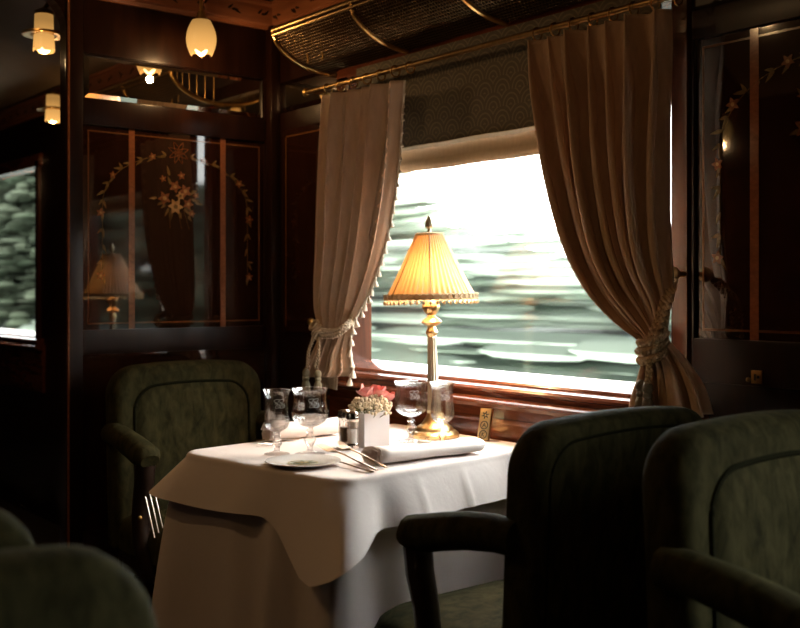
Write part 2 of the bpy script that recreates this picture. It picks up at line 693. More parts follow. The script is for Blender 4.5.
def rounded_rect(w0, w1, h0, h1, r, n=6, crown=0.0):
    """ccw outline with corner radii r=(bl, br, tr, tl)"""
    pts = []
    for (cx, cy, a0, rr) in ((w0, h0, PI, r[0]), (w1, h0, 1.5 * PI, r[1]), (w1, h1, 0, r[2]), (w0, h1, .5 * PI, r[3])):
        ox = cx + (rr if cx == w0 else -rr)
        oy = cy + (rr if cy == h0 else -rr)
        for k in range(n + 1):
            a = a0 + k / n * PI / 2
            pts.append([ox + rr * cos(a), oy + rr * sin(a)])
    mid, half = (w0 + w1) / 2, (w1 - w0) / 2
    out = []
    for i, p in enumerate(pts):
        out.append(p)
        if i == 3 * n + 2 - 0 and False:
            pass
    # points along the top edge so that it can be crowned
    if crown:
        a, b = pts[3 * (n + 1) - 1], pts[3 * (n + 1)]
        ins = [[a[0] + (b[0] - a[0]) * k / 8, a[1]] for k in range(1, 8)]
        out = pts[:3 * (n + 1)] + ins + pts[3 * (n + 1):]
        for p in out:
            if p[1] > (h0 + h1) / 2:
                k = (p[1] - (h0 + h1) / 2) / ((h1 - h0) / 2)
                p[1] += crown * (1 - ((p[0] - mid) / half) ** 2) * k
    return [tuple(p) for p in out]


# ============================================================ THE SETTING
XL, YW, YO = -2.96, 1.85, -0.95        # partition face, window-wall face, opposite-wall face
X0, X1 = -7.4, 2.2
SILL, HEAD = 0.884, 1.76
WIN = [(-6.24, -5.12), (-2.552, -1.333), (-0.69, 0.43)]

fl = struct(MB().box((X0, YO, -0.06), (X1, YW + .08, 0)).build('floor', 'floor'))

# barrel ceiling
rows = []
for x in [X0 + (X1 - X0) * i / 8 for i in range(9)]:
    rows.append([Vector((x, YO - .05 + (YW - YO + .1) * k / 24, 2.04 + 0.40 * (1 - abs(2 * k / 24 - 1) ** 2.6))) for k in range(25)])
up = [[p + Vector((0, 0, 0.05)) for p in r] for r in rows]
mb = MB().grid(rows)
mb.grid(up)
struct(mb.build('ceiling', 'ceiling'))

# window wall (around three windows)
mb = MB()
mb.box((X0, YW, 0), (X1, YW + .08, SILL - .03))
mb.box((X0, YW, HEAD), (X1, YW + .08, 2.12))
xs = [X0] + [c for w in WIN for c in w] + [X1]
for i in range(0, len(xs), 2):
    mb.box((xs[i], YW, SILL - .03), (xs[i + 1], YW + .08, HEAD))
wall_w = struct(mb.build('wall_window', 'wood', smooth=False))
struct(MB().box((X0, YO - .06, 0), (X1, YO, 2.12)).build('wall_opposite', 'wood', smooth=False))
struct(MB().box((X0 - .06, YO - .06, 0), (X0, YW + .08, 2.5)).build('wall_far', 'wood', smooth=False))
struct(MB().box((X1, YO - .06, 0), (X1 + .06, YW + .08, 2.5)).build('wall_near', 'wood', smooth=False))

# partition with an arched doorway onto the aisle
AIS0, AIS1, DH = 0.40, 1.145, 1.975
PT = 0.05
mb = MB()
mb.box((XL - PT, AIS1, 0), (XL - .012, YW, 2.44))
arch = []
R = 0.10
mb.box((XL - PT, AIS0, DH), (XL - .012, AIS1, 2.44))
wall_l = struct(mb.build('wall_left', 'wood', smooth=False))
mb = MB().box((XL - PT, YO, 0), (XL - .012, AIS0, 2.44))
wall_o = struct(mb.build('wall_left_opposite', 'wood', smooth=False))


def corner_fillet(y, z, sy, r, x0, x1):
    n = 8
    pts = [(y, z)] + [(y + sy * r - sy * r * cos(k / n * PI / 2), z - r + r * sin(k / n * PI / 2)) for k in range(n + 1)]
    vs = [(x0, a, b) for a, b in pts] + [(x1, a, b) for a, b in pts]
    m = len(pts)
    fs = [tuple(range(m)), tuple(range(m, 2 * m))[::-1]] + [(i, (i + 1) % m, m + (i + 1) % m, m + i) for i in range(m)]
    return vs, fs


for (y, sy) in ((AIS1, -1), (AIS0, 1)):
    MB().add(*corner_fillet(y, DH, sy, R, XL - PT, XL)).build('arch_corner', 'wood', wall_l, smooth=False)
# strip under the lintel, coloured pale for the light caught there
mb = MB().box((XL - PT, AIS0 + R, DH - .008), (XL + .004, AIS1 - R, DH + .003))
mb.build('lintel_highlight', 'inlay_pale', wall_l, smooth=False)
# stiles and rails of the partition
for (y0, y1, z0, z1) in ((AIS1, 1.195, 0, 2.0), (1.812, YW - .002, 0, 2.0)):
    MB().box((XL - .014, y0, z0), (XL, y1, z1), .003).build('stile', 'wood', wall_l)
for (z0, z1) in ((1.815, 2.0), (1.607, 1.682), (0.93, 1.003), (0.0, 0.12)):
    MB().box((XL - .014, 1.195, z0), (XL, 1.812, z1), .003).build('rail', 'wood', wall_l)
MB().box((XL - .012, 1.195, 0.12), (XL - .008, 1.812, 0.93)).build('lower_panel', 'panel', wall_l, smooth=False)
# thin bead at the doorway, its orange wood colour standing for a glint
MB().sweep([(XL + .001, AIS1 + .006, 0.02), (XL + .001, AIS1 + .006, 1.96)], .004, 6).build('edge_glint', 'inlay_strip', wall_l)

# ---- bevelled mirror strips
def mirror_strip(parent, lo, hi, axis):
    """axis 'x': lies on the partition; 'y': lies on the window wall"""
    b = 0.014
    (a0, z0), (a1, z1) = lo, hi
    def P(a, z, d):
        return Vector((XL - .010 + d, a, z)) if axis == 'x' else Vector((a, YW - .001 - d, z))
    o = [(a0, z0), (a1, z0), (a1, z1), (a0, z1)]
    i = [(a0 + b, z0 + b), (a1 - b, z0 + b), (a1 - b, z1 - b), (a0 + b, z1 - b)]
    vs = [P(*p, .001) for p in o] + [P(*p, .006) for p in i]
    fs = [(4, 5, 6, 7)] + [(k, (k + 1) % 4, 4 + (k + 1) % 4, 4 + k) for k in range(4)]
    return MB().add(vs, fs).build('mirror_strip', 'mirror', parent, smooth=False)


mirror_strip(wall_l, (1.20, 1.684), (1.808, 1.812), 'x')
mirror_strip(wall_w, (-2.93, 1.70), (-2.56, 1.80), 'y')


# ---- marquetry panels
def flat_poly(pts, fn, d0, d1):
    n = len(pts)
    vs = [fn(a, b, d0) for a, b in pts] + [fn(a, b, d1) for a, b in pts]
    fs = [tuple(range(n, 2 * n))] + [(i, (i + 1) % n, n + (i + 1) % n, n + i) for i in range(n)]
    return vs, fs


def leaf_pts(cx, cy, ang, L, W):
    pts = []
    for k in range(10):
        t = k / 10 * 2 * PI
        x = L * (0.5 + 0.5 * cos(t))
        y = W * sin(t) * (0.6 + 0.4 * cos(t + PI))
        pts.append((cx + x * cos(ang) - y * sin(ang), cy + x * sin(ang) + y * cos(ang)))
    return pts


def marquetry(parent, fn, w, h, bouquet=True, border=None, strips=None, seed=1):
    """fn(a, b, depth): a across, b up, from the panel's lower left; returns the panel part with inlay sub-parts."""
    rnd = random.Random(seed)
    pan = MB().add(*flat_poly([(0, 0), (w, 0), (w, h), (0, h)], fn, -.004, 0)).build('marquetry_panel', 'panel', parent, smooth=False)
    e = .0006
    m, t = 0.016, 0.0045
    for (a0, b0, a1, b1) in ((m, m, w - m, m + t), (m, h - m - t, w - m, h - m), (m, m + t, m + t, h - m - t), (w - m - t, m + t, w - m, h - m - t)):
        MB().add(*flat_poly([(a0, b0), (a1, b0), (a1, b1), (a0, b1)], fn, 0, e)).build('border_line', 'inlay_line', pan, smooth=False)
    for s in strips:
        MB().add(*flat_poly([(s - .0095, -.015), (s + .0095, -.015), (s + .0095, h + .018), (s - .0095, h + .018)], fn, 0, 2 * e)).build('inlay_strip', 'inlay_strip', pan, smooth=False)
    petals, leaves, pale = MB(), MB(), MB()
    cx, cy = w / 2, h * 0.45

    def flower(x, y, r, n=5, target=petals, a0=0.0, d=3 * e):
        for k in range(n):
            target.add(*flat_poly(leaf_pts(x, y, a0 + 2 * PI * k / n, r, r * .48), fn, 0, d + .0001 * k))
        q = [(x + r * .28 * cos(2 * PI * k / 8), y + r * .28 * sin(2 * PI * k / 8)) for k in range(8)]
        (leaves if target is pale else pale).add(*flat_poly(q, fn, 0, d + .001))
    # ribbon bow at the top of the garland
    bx, by = w / 2, h - .060
    for a in (0.35, PI - .35, 1.1, PI - 1.1, -0.5, PI + .5, -1.2, PI + 1.2):
        ring = leaf_pts(bx, by, a, .036, .011)
        loop = MB()
        loop.sweep([fn(p[0], p[1], 2 * e) for p in ring], .0012, 4, closed=True)
        petals.add(loop.v, loop.f)
    # garland: an arch of leaves and small flowers down both sides
    path = []
    for side in (-1, 1):
        for k in range(15):
            t = k / 14
            a = PI / 2 * (1 - min(t * 1.5, 1))
            x = cx + side * (w * .40) * cos(a)
            y = h - .10 - (h * .26) * (1 - sin(a)) - max(0, t - .667) / .333 * h * .36 + .03
            if abs(x - cx) < .03:
                continue
            path.append((x, y, side, t))
            ang = rnd.uniform(-.6, .6) + (-PI / 2 if t > .6 else (0 if side > 0 else PI) - side * .6)
            leaves.add(*flat_poly(leaf_pts(x, y, ang, .030, .0065), fn, 0, e))
            if k % 2:
                leaves.add(*flat_poly(leaf_pts(x, y, ang + side * 1.0, .022, .006), fn, 0, e))
            if k % 4 == 2 or t > .95:
                flower(x + side * .006, y, rnd.uniform(.011, .016), 5, petals, rnd.random())
    for side in (-1, 1):
        pts = [fn(p[0], p[1], e) for p in path if p[2] == side]
        st = MB().sweep(pts, .0011, 4)
        leaves.add(st.v, st.f)
    if bouquet:
        fx, fy = w / 2 - .012, h * .675
        for (dx, dy, r, mt) in ((0.002, -.032, .026, pale), (-.036, -.008, .023, petals), (.035, .018, .022, petals), (.0, .030, .021, petals), (.045, -.022, .019, petals),
                                (.018, .002, .016, pale), (.058, -.052, .013, petals), (-.040, .052, .012, petals), (.022, .065, .014, petals), (.072, .006, .012, petals)):
            flower(fx + dx, fy + dy, r, 5 if r < .025 else 6, mt, rnd.random() * 2, 3 * e)
        for k in range(16):
            a = rnd.uniform(0, 2 * PI)
            rr = rnd.uniform(.035, .075)
            leaves.add(*flat_poly(leaf_pts(fx + rr * cos(a), fy + rr * sin(a), a, rnd.uniform(.02, .034), .007), fn, 0, e))
        for dx in (-.02, .01, .03):
            st = MB().sweep([fn(fx + dx, fy - .04, e), fn(fx + dx * 1.3 + .01, fy - .10, e)], .001, 4)
            leaves.add(st.v, st.f)
    petals.build('petal_inlay', 'inlay_rose', pan, smooth=False)
    leaves.build('leaf_inlay', 'inlay_green', pan, smooth=False)
    pale.build('pale_flower_inlay', 'inlay_pale', pan, smooth=False)
    return pan


marquetry(wall_l, lambda a, b, d: Vector((XL - .008 + d, 1.195 + a, 1.003 + b)), 0.617, 0.604, True, strips=(.154, .465), seed=3)
PX0, PX1 = -1.312, -0.725
MB().box((PX0 - .002, YW - .012, 0.93), (PX0, YW + .001, 1.70), .003).build('stile', 'wood', wall_w)
MB().box((PX1, YW - .012, 0.93), (PX1 + .03, YW + .001, 1.70), .003).build('stile', 'wood', wall_w)
MB().box((PX0, YW - .012, 1.64), (PX1, YW + .001, 1.70), .003).build('rail', 'wood', wall_w)
MB().box((PX0, YW - .012, 0.93), (PX1, YW + .001, 1.02), .003).build('rail', 'wood', wall_w)
marquetry(wall_w, lambda a, b, d: Vector((PX0 + a, YW - .002 - d, 1.02 + b)), PX1 - PX0, 0.62, True, strips=(.137, .450), seed=5)
# narrow panel left of the window
marq = MB().box((-2.90, YW - .006, 0.985), (-2.64, YW, 1.64)).build('side_panel', 'panel', wall_w, smooth=False)
for x in (-2.885, -2.66):
    MB().box((x, YW - .0068, 1.0), (x + .005, YW - .005, 1.62)).build('border_line', 'inlay_line', marq, smooth=False)
MB().box((-2.885, YW - .0068, 1.615), (-2.655, YW - .005, 1.62)).build('border_line', 'inlay_line', marq, smooth=False)
# corner post
struct(MB().box((XL, YW - .035, 0), (XL + .035, YW, 1.985), .004).build('trim_1', 'wood'))

# ---- cornice
def cornice(name, pts, offs):
    """pts: two ends; offs: function (along, out, z)"""
    prof = [(0, 1.975), (.012, 1.975), (.016, 1.985), (.026, 1.990), (.026, 2.045), (.034, 2.052), (.034, 2.062), (0, 2.062)]
    mb = MB()
    a = [offs(pts[0], o, z) for o, z in prof]
    b = [offs(pts[1], o, z) for o, z in prof]
    n = len(prof)
    mb.add(a + b, [(i, (i + 1) % n, n + (i + 1) % n, n + i) for i in range(n)] + [tuple(range(n)), tuple(range(n, 2 * n))])
    o = struct(mb.build(name, 'cornice', smooth=False))
    lv = MB()
    rnd = random.Random(4)
    x = pts[0] + .03
    while x < pts[1] - .05:
        f2 = lambda aa, bb, d: offs(aa, .026 + d, bb)
        for k in range(3):
            lv.add(*flat_poly(leaf_pts(x + k * .012, 2.017, rnd.uniform(-1.0, 1.0), .026, .006), f2, -.001, .0008))
        x += .11
    lv.build('leaf_inlay', 'wood', o, smooth=False)
    return o


cornice('trim_2', (AIS0 + .02, YW), lambda s, o, z: Vector((XL + o, s, z)))
cornice('trim_3', (XL, X1), lambda s, o, z: Vector((s, YW - o, z)))
cornice('trim_4', (X0, XL - PT), lambda s, o, z: Vector((s, YW - o, z)))

# ---- windows
def window(n, x0, x1):
    w = bpy.data.objects.new('window_%d' % n, None)
    COL.objects.link(w)
    w.location = ((x0 + x1) / 2, YW, SILL)
    struct(w)
    L = w.location
    def part(mb, name, mat, **k):
        o = mb.build(name, mat, None, loc=None, **k)
        for v in o.data.vertices:
            v.co -= L
        o.parent = w
        return o
    part(MB().box((x0 - .03, YW - .018, SILL), (x0 + .030, YW + .07, HEAD), .004), 'jamb', 'wood_jamb')
    part(MB().box((x1 - .030, YW - .018, SILL), (x1 + .010, YW + .07, HEAD), .004), 'jamb', 'wood_jamb')
    part(MB().box((x0 - .03, YW - .018, HEAD - .03), (x1 + .03, YW + .07, HEAD + .03), .004), 'head_rail', 'wood_red')
    # stepped, sloping sill mouldings
    def run(prof, e, name):
        n = len(prof)
        vs = [(x0 - e, YW + a, SILL + b) for a, b in prof] + [(x1 + e, YW + a, SILL + b) for a, b in prof]
        fs = [(i, (i + 1) % n, n + (i + 1) % n, n + i) for i in range(n)] + [tuple(range(n)), tuple(range(n, 2 * n))[::-1]]
        part(MB().add(vs, fs), name, 'wood_sill', ang=25)
    run([(.06, -.02), (.06, .026), (.022, .021), (-.012, .007), (-.016, .002), (-.016, -.02)], -.03, 'bottom_rail')
    run([(.05, -.030), (.05, .0), (-.016, .0), (-.034, -.006), (-.040, -.012), (-.040, -.018), (-.034, -.021), (-.030, -.030)], .05, 'sill')
    run([(.01, -.044), (.01, -.030), (-.030, -.030), (-.048, -.035), (-.055, -.040), (-.055, -.046), (-.040, -.050), (-.036, -.058), (.01, -.058)], .07, 'sill_moulding')
    part(MB().box((x0 + .028, YW + .032, SILL + .02), (x1 - .028, YW + .036, HEAD - .03)), 'pane', 'pane', smooth=False)
    # panel below the sill
    part(MB().box((x0 - .07, YW - .016, 0.62), (x1 + .07, YW, SILL - .056), .003), 'apron_panel', 'wood_red')
    part(MB().box((x0 - .07, YW - .024, 0.787), (x1 + .07, YW - .010, 0.800), .003), 'apron_bead', 'wood_red')
    return w


for n, (a, b) in enumerate(WIN):
    window(n + 1, a, b)

# ============================================================ OUTSIDE
mb = MB()
rows = []
rnd = random.Random(2)
for j, (y, z) in enumerate(((2.6, -1.0), (4, -.95), (6, -.5), (8, -.1), (11, .2), (15, .45), (19, .7), (26, .9), (34, 1.1), (60, 1.4))):
    rows.append([Vector((-75 + 115 * i / 46, y, z + .12 * sin(i * 1.3 + j) + rnd.uniform(-.08, .08) + (3.6 + .05 * y) * max(0, min(1, (y - 12) / 9)) * max(0, min(1, ((75 - 115 * i / 46) / y - 1.10) / .28)))) for i in range(47)])
mb.grid(rows)
g = mb.build('embankment', 'field')
g['kind'] = 'structure'


def hedge(name, n, place, mat, seed, label, lr=(.8, 3.0), hr=(.03, .11)):
    """many long thin leafy sprays, too many and too blurred to count"""
    rnd = random.Random(seed)
    mb = MB()
    for i in range(n):
        mb.ball(place(rnd), 1.0, 8, 4, (rnd.uniform(*lr), rnd.uniform(.15, .4), rnd.uniform(*hr)))
    o = mb.build(name, mat)
    o['kind'] = 'stuff'
    o['label'] = label
    o['category'] = 'foliage'
    return o


def spray(r):
    x = -26 + 17 * r.random() ** 1.75
    top = .9 + 3.4 * max(0, min(1, (-12.5 - x) / 8))
    return (x, r.uniform(11.4, 15), .55 + top * r.random() ** .85)


hedge('roadside_foliage', 330, spray, 'foliage', 3, 'pale streaky foliage beyond the big dining window')
hedge('hedgerow', 170, lambda r: (r.uniform(-22, -5), r.uniform(7.5, 10.5), -.05 + .62 * r.random() ** 1.5), 'hedge', 8, 'low pale hedgerow along the foot of the window view')
hedge('tree_bank', 5500, lambda r: (r.uniform(-50, -27), r.uniform(9, 14), .2 + 5.0 * r.random()), 'foliage_far', 5, 'dense green trees filling the far left window', (.15, .5), (.05, .13))
hedge('tree_bank', 700, lambda r: (r.uniform(6, 32), r.uniform(11, 15), .2 + 3.4 * r.random()), 'foliage_far', 6, 'dense green trees beyond the track at the rear', (.6, 1.8), (.1, .3))

# ============================================================ CHAIRS
def chair_proto(label):
    t = thing('dining_chair', label, 'chair', group='green velvet dining armchairs')
    # local: front = +X
    o2 = rounded_rect(-.20, .228, -.240, .240, (.05, .12, .12, .05), 7)
    MB().slab(o2, [(.012, .405), (.0, .415), (.0, .465), (.012, .488), (.035, .503), (.035, .515, .72), (.035, .521, .42), (.035, .523, .12)], lambda a, b, d: Vector((a, b, d))).build('seat', 'velvet', t)
    MB().slab(rounded_rect(-.20, .218, -.230, .230, (.05, .105, .105, .05), 6), [(0, .36), (0, .406)], lambda a, b, d: Vector((a, b, d))).build('seat_rail', 'chair_wood', t)
    ol = rounded_rect(-.240, .240, .40, .900, (.02, .02, .075, .075), 8, crown=.014)
    rake = lambda a, b, d: Vector((d - (b - .40) * .05, a, b))
    MB().slab(ol, [(.030, -.252), (.012, -.247), (.003, -.236), (.0, -.222), (.0, -.202), (.004, -.186), (.014, -.174), (.030, -.168)], rake).build('backrest', 'velvet', t)
    ip = rounded_rect(-.182, .182, .47, .845, (.05, .05, .065, .065), 8, crown=.012)
    MB().slab(ip, [(0, -.171), (.006, -.165), (.03, -.159), (.03, -.155, .7), (.03, -.153, .2)], rake).build('back_pad', 'velvet', t)
    MB().sweep([rake(a, b, -.167) for a, b in ip], .0045, 6, closed=True).build('piping', 'piping', t)
    ob = rounded_rect(-.208, .208, .43, .872, (.03, .03, .06, .06), 8, crown=.012)
    MB().sweep([rake(a, b, -.251) for a, b in ob], .003, 6, closed=True).build('rear_piping', 'piping', t)
    for s in (-1, 1):
        y = s * .243
        path = [(-.225, y * .96, .722), (-.18, y * .98, .724), (-.12, y, .718), (-.06, y, .706), (-.01, y, .694), (.024, y, .688), (.040, y, .678)]
        sec = [(.030, .030), (.032, .031), (.034, .032), (.036, .033), (.037, .034), (.036, .033), (.026, .020)]
        MB().sweep(path, sec, 14).build('arm_pad', 'velvet', t)
        sp = [(.012, y, .668), (.006, y, .62), (-.010, y, .57), (-.018, y, .52), (-.005, y, .46), (.02, y * .985, .41), (.035, y * .97, .375)]
        MB().sweep(sp, [(.028, .024), (.027, .023), (.025, .021), (.024, .021), (.025, .024), (.027, .027), (.025, .025)], 10).build('arm_support', 'chair_wood', t)
        MB().sweep([(.185, s * .195, .37), (.192, s * .197, .2), (.195, s * .198, 0)], [(.024, .024), (.019, .019), (.014, .014)], 8).build('leg', 'chair_wood', t)
        MB().sweep([(-.185, s * .205, .40), (-.20, s * .205, .2), (-.235, s * .205, 0)], [(.024, .024), (.019, .019), (.015, .015)], 8).build('leg', 'chair_wood', t)
    return t


c1 = chair_proto('green velvet armchair seen from behind, facing the laid white table')
c1.location = (-1.41, 1.428, 0)
c1.rotation_euler.z = PI
def chair(x, y, rz, label):
    c = copy_tree(c1)
    c.location = (x, y, 0)
    c.rotation_euler = (0, 0, rz)
    c['label'] = label
    return c


c2 = chair(-0.675, 1.43, 0.0, 'olive velvet armchair at the right edge showing its padded piped front')
c3 = chair(-2.54, 1.43, 0.0, 'dark green velvet armchair behind the table against the inlaid partition')
c2.scale.z = 1.018
c4 = chair(-0.655, 0.18, 0.0, 'blurred dark armchair back nearest the lens in the bottom left corner')
c5 = chair(-1.39, 0.172, PI, 'dim rounded armchair back just beyond the blurred one at the left edge')
c4.scale.z = c5.scale.z = 0.988
# three slim rods and a stud below the left chair's arm
for k in range(3):
    a, b = at_y(145.5 + k * 4.6, 497 - k * 2.0, 1.165), at_y(154.5 + k * 4.0, 538 - k * 5, 1.165)
    o = MB().sweep([a, b], .0026, 6).build('side_rod', 'chrome', None)
    for v in o.data.vertices:
        v.co -= c3.location
    o.parent = c3
st = MB().ball(at_y(140, 518, 1.165) - c3.location, .006, 8, 6).build('brass_stud', 'brass', c3)

# ============================================================ TABLE AND CLOTHS
TZ = 0.75
Acorn, Bcorn, Ccorn, Dcorn = Vector((-2.185, 1.12)), Vector((-1.665, 1.185)), Vector((-1.735, 1.805)), Vector((-2.265, 1.805))
tbl = thing('dining_table', 'wooden dining table under white cloths, fixed below the big window', 'table', (-1.96, 1.48, 0))
def tpart(mb, name, mat, **k):
    o = mb.build(name, mat, None, **k)
    for v in o.data.vertices:
        v.co -= tbl.location
    o.parent = tbl
    return o


tpoly = [(-2.172, 1.135), (-1.682, 1.198), (-1.752, 1.80), (-1.740, 1.830), (-2.27, 1.830), (-2.252, 1.80)]
tpart(MB().slab(tpoly, [(0, .712), (0, .744)], lambda a, b, d: Vector((a, b, d))), 'tabletop', 'wood_top', smooth=False)
tpart(MB().box((-2.1, 1.24, .66), (-1.74, 1.82, .712), .004), 'apron', 'wood')
for x in (-2.02, -1.80):
    tpart(MB().sweep([(x, 1.32, .68), (x, 1.30, 0)], [(.022, .022), (.016, .016)], 8), 'leg', 'wood')


def perimeter(step=.010, r=.045):
    P = [Acorn, Bcorn, Ccorn, Dcorn]
    n = 4
    pts, nrm, tagc = [], [], []
    for i in range(n):
        p0, p1, p2 = P[i - 1], P[i], P[(i + 1) % n]
        rr = r if i < 2 else .012
        d0, d1 = (p1 - p0).normalized(), (p2 - p1).normalized()
        ang = math.acos(max(-1, min(1, d0.dot(d1))))
        tl = rr * math.tan(ang / 2)
        a = p1 - d0 * tl
        n0 = Vector((d0.y, -d0.x))
        cen = a - n0 * rr
        a0 = math.atan2(n0.y, n0.x)
        K = 10
        for k in range(K + 1):
            q = a0 + ang * k / K
            nn = Vector((cos(q), sin(q)))
            pts.append(cen + nn * rr); nrm.append(nn); tagc.append((i, (k / K) - .5))
        e0 = pts[-1]
        pn, pn2 = p2, P[(i + 2) % n]
        rr2 = r if (i + 1) % n < 2 else .012
        dn = (pn2 - pn).normalized()
        ang2 = math.acos(max(-1, min(1, d1.dot(dn))))
        e1 = p2 - d1 * rr2 * math.tan(ang2 / 2)
        L = (e1 - e0).length
        m = max(2, int(L / step))
        n1 = Vector((d1.y, -d1.x))
        for k in range(1, m):
            pts.append(e0 + (e1 - e0) * (k / m)); nrm.append(n1); tagc.append((i, .5 + k / m * .0 + (k * L / m)))
    return pts, nrm, tagc


PP, NN, TC = perimeter()
NPER = len(PP)
arc = [0.0]
for i in range(1, NPER):
    arc.append(arc[-1] + (PP[i] - PP[i - 1]).length)
CEN = (Acorn + Bcorn + Ccorn + Dcorn) / 4
_bi = min(range(NPER), key=lambda i: (PP[i] - Bcorn).length)


def corner_w(p, c, r):
    d = (p - c).length
    return math.exp(-(d / r) ** 2)


def side_of(i):
    """0 left edge (D-A), 1 front (A-B), 2 right (B-C), 3 wall"""
    n = NN[i]
    if n.y > .75:
        return 3
    return 1 if n.y < -.6 else (2 if n.x > 0 else 0)


def cloth(name, label, z, drop_fn, out_fn, nh, mat, thick_edge=False):
    mb = MB()
    rows = []
    zz = lambda p: .0012 * sin(p.x * 31 + p.y * 17) * sin(p.y * 23 - p.x * 9)
    for s in (0.02, .25, .5, .7, .85, .95, .985):
        rows.append([Vector((*(CEN + (PP[i] - CEN) * s), z + zz(CEN + (PP[i] - CEN) * s))) for i in range(NPER)])
    er = .012
    for k in range(1, 5):
        a = k / 4 * PI / 2
        row = []
        for i in range(NPER):
            wgt = 1.0 if side_of(i) != 3 else 0.0
            p = PP[i] + NN[i] * (er * sin(a) * wgt)
            row.append(Vector((p.x, p.y, z - er * (1 - cos(a)) * wgt)))
        rows.append(row)
    for h in range(1, nh + 1):
        f = h / nh
        row = []
        for i in range(NPER):
            D = drop_fn(i) if side_of(i) != 3 else 0.0
            o = out_fn(i, f) if D > 0 else Vector((0, 0))
            p = PP[i] + NN[i] * (er if D > 0 else 0) + o
            row.append(Vector((p.x, p.y, z - (er if D > 0 else 0) - max(0, D - er) * f)))
        rows.append(row)
    mb.grid(rows, True)
    mb.f.append(tuple(range(NPER))[::-1])
    o = mb.build(name, mat, None, ang=None, loc=(CEN.x, CEN.y, 0))
    tag(o, label, 'tablecloth')
    return o


DIAG_B = (Bcorn - CEN).normalized()
DIAG_A = (Acorn - CEN).normalized()


def wall_fade(i):
    return min(1.0, max(0.0, (1.80 - PP[i].y) / .02))


def under_drop(i):
    return .70 * wall_fade(i)


def under_out(i, f):
    s = arc[i]
    p = PP[i]
    fold = .5 + .5 * sin(s * 38 + 1.0 * sin(s * 9))
    amp = (.014 * f * fold + .010 * f) * (.3 if side_of(i) == 2 else 1)
    d = s - arc[_bi]
    cone = .090 * f ** .55 * math.exp(-(abs(d + .01) / .060) ** 2.0)
    dip = 0.0
    for d0, w, a in ((-.165, .032, .050), (-.095, .035, -.022), (.095, .035, -.026), (.17, .035, .010), (.30, .04, .008), (-.30, .04, .020), (-.24, .03, -.010)):
        dip += a * f ** .7 * math.exp(-((d - d0) / w) ** 2)
    sA = (p - Acorn).length
    coneA = .115 * f ** .5 * math.exp(-(sA / .06) ** 1.5) - .014 * f * math.exp(-((sA - .14) / .05) ** 2)
    return NN[i] * (amp + dip) + DIAG_B * cone + DIAG_A * coneA


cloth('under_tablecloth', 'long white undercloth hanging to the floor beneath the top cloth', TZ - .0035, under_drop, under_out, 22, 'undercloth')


def over_drop(i):
    p = PP[i]
    d = arc[i] - arc[_bi]
    base = .102 + .006 * sin(arc[i] * 14)
    if p.x > -1.78 and d > 0:
        base = .106 - .016 * min(1, max(0, (p.y - 1.25) / .5))
    tri = max(0, 1 - (-(d + .02) / .17 if d < -.02 else (d + .02) / .085))
    a = corner_w(p, Acorn, .075)
    return (base + .080 * tri ** 1.15 - .014 * a) * wall_fade(i)


def over_out(i, f):
    s = arc[i]
    p = PP[i]
    d = s - arc[_bi]
    cone = .105 * f * math.exp(-(abs(d - .012) / .05) ** 1.25)
    dip = -.020 * f * math.exp(-((d - .095) / .03) ** 2) - .012 * f * math.exp(-((d + .16) / .06) ** 2)
    sA = (p - Acorn).length
    coneA = .055 * f * math.exp(-(sA / .06) ** 1.4)
    fold = .5 + .5 * sin(s * 27 + .8)
    cre = 0.0
    for s0 in (arc_at_right(.20), arc_at_right(.34)):
        cre += .005 * math.exp(-(abs(s - s0) / .006) ** 1.3)
    out = .020 * f + .010 * f * fold + under_bulge(i, f) + cre * min(1, f * 2) + dip
    return NN[i] * out + DIAG_B * cone + DIAG_A * coneA


def under_bulge(i, f):
    return .010 * f




def arc_at_right(d):
    return arc[_bi] + d


cloth('top_tablecloth', 'pressed white top cloth with its corner draped over the near table corner', TZ, over_drop, over_out, 12, 'cloth')

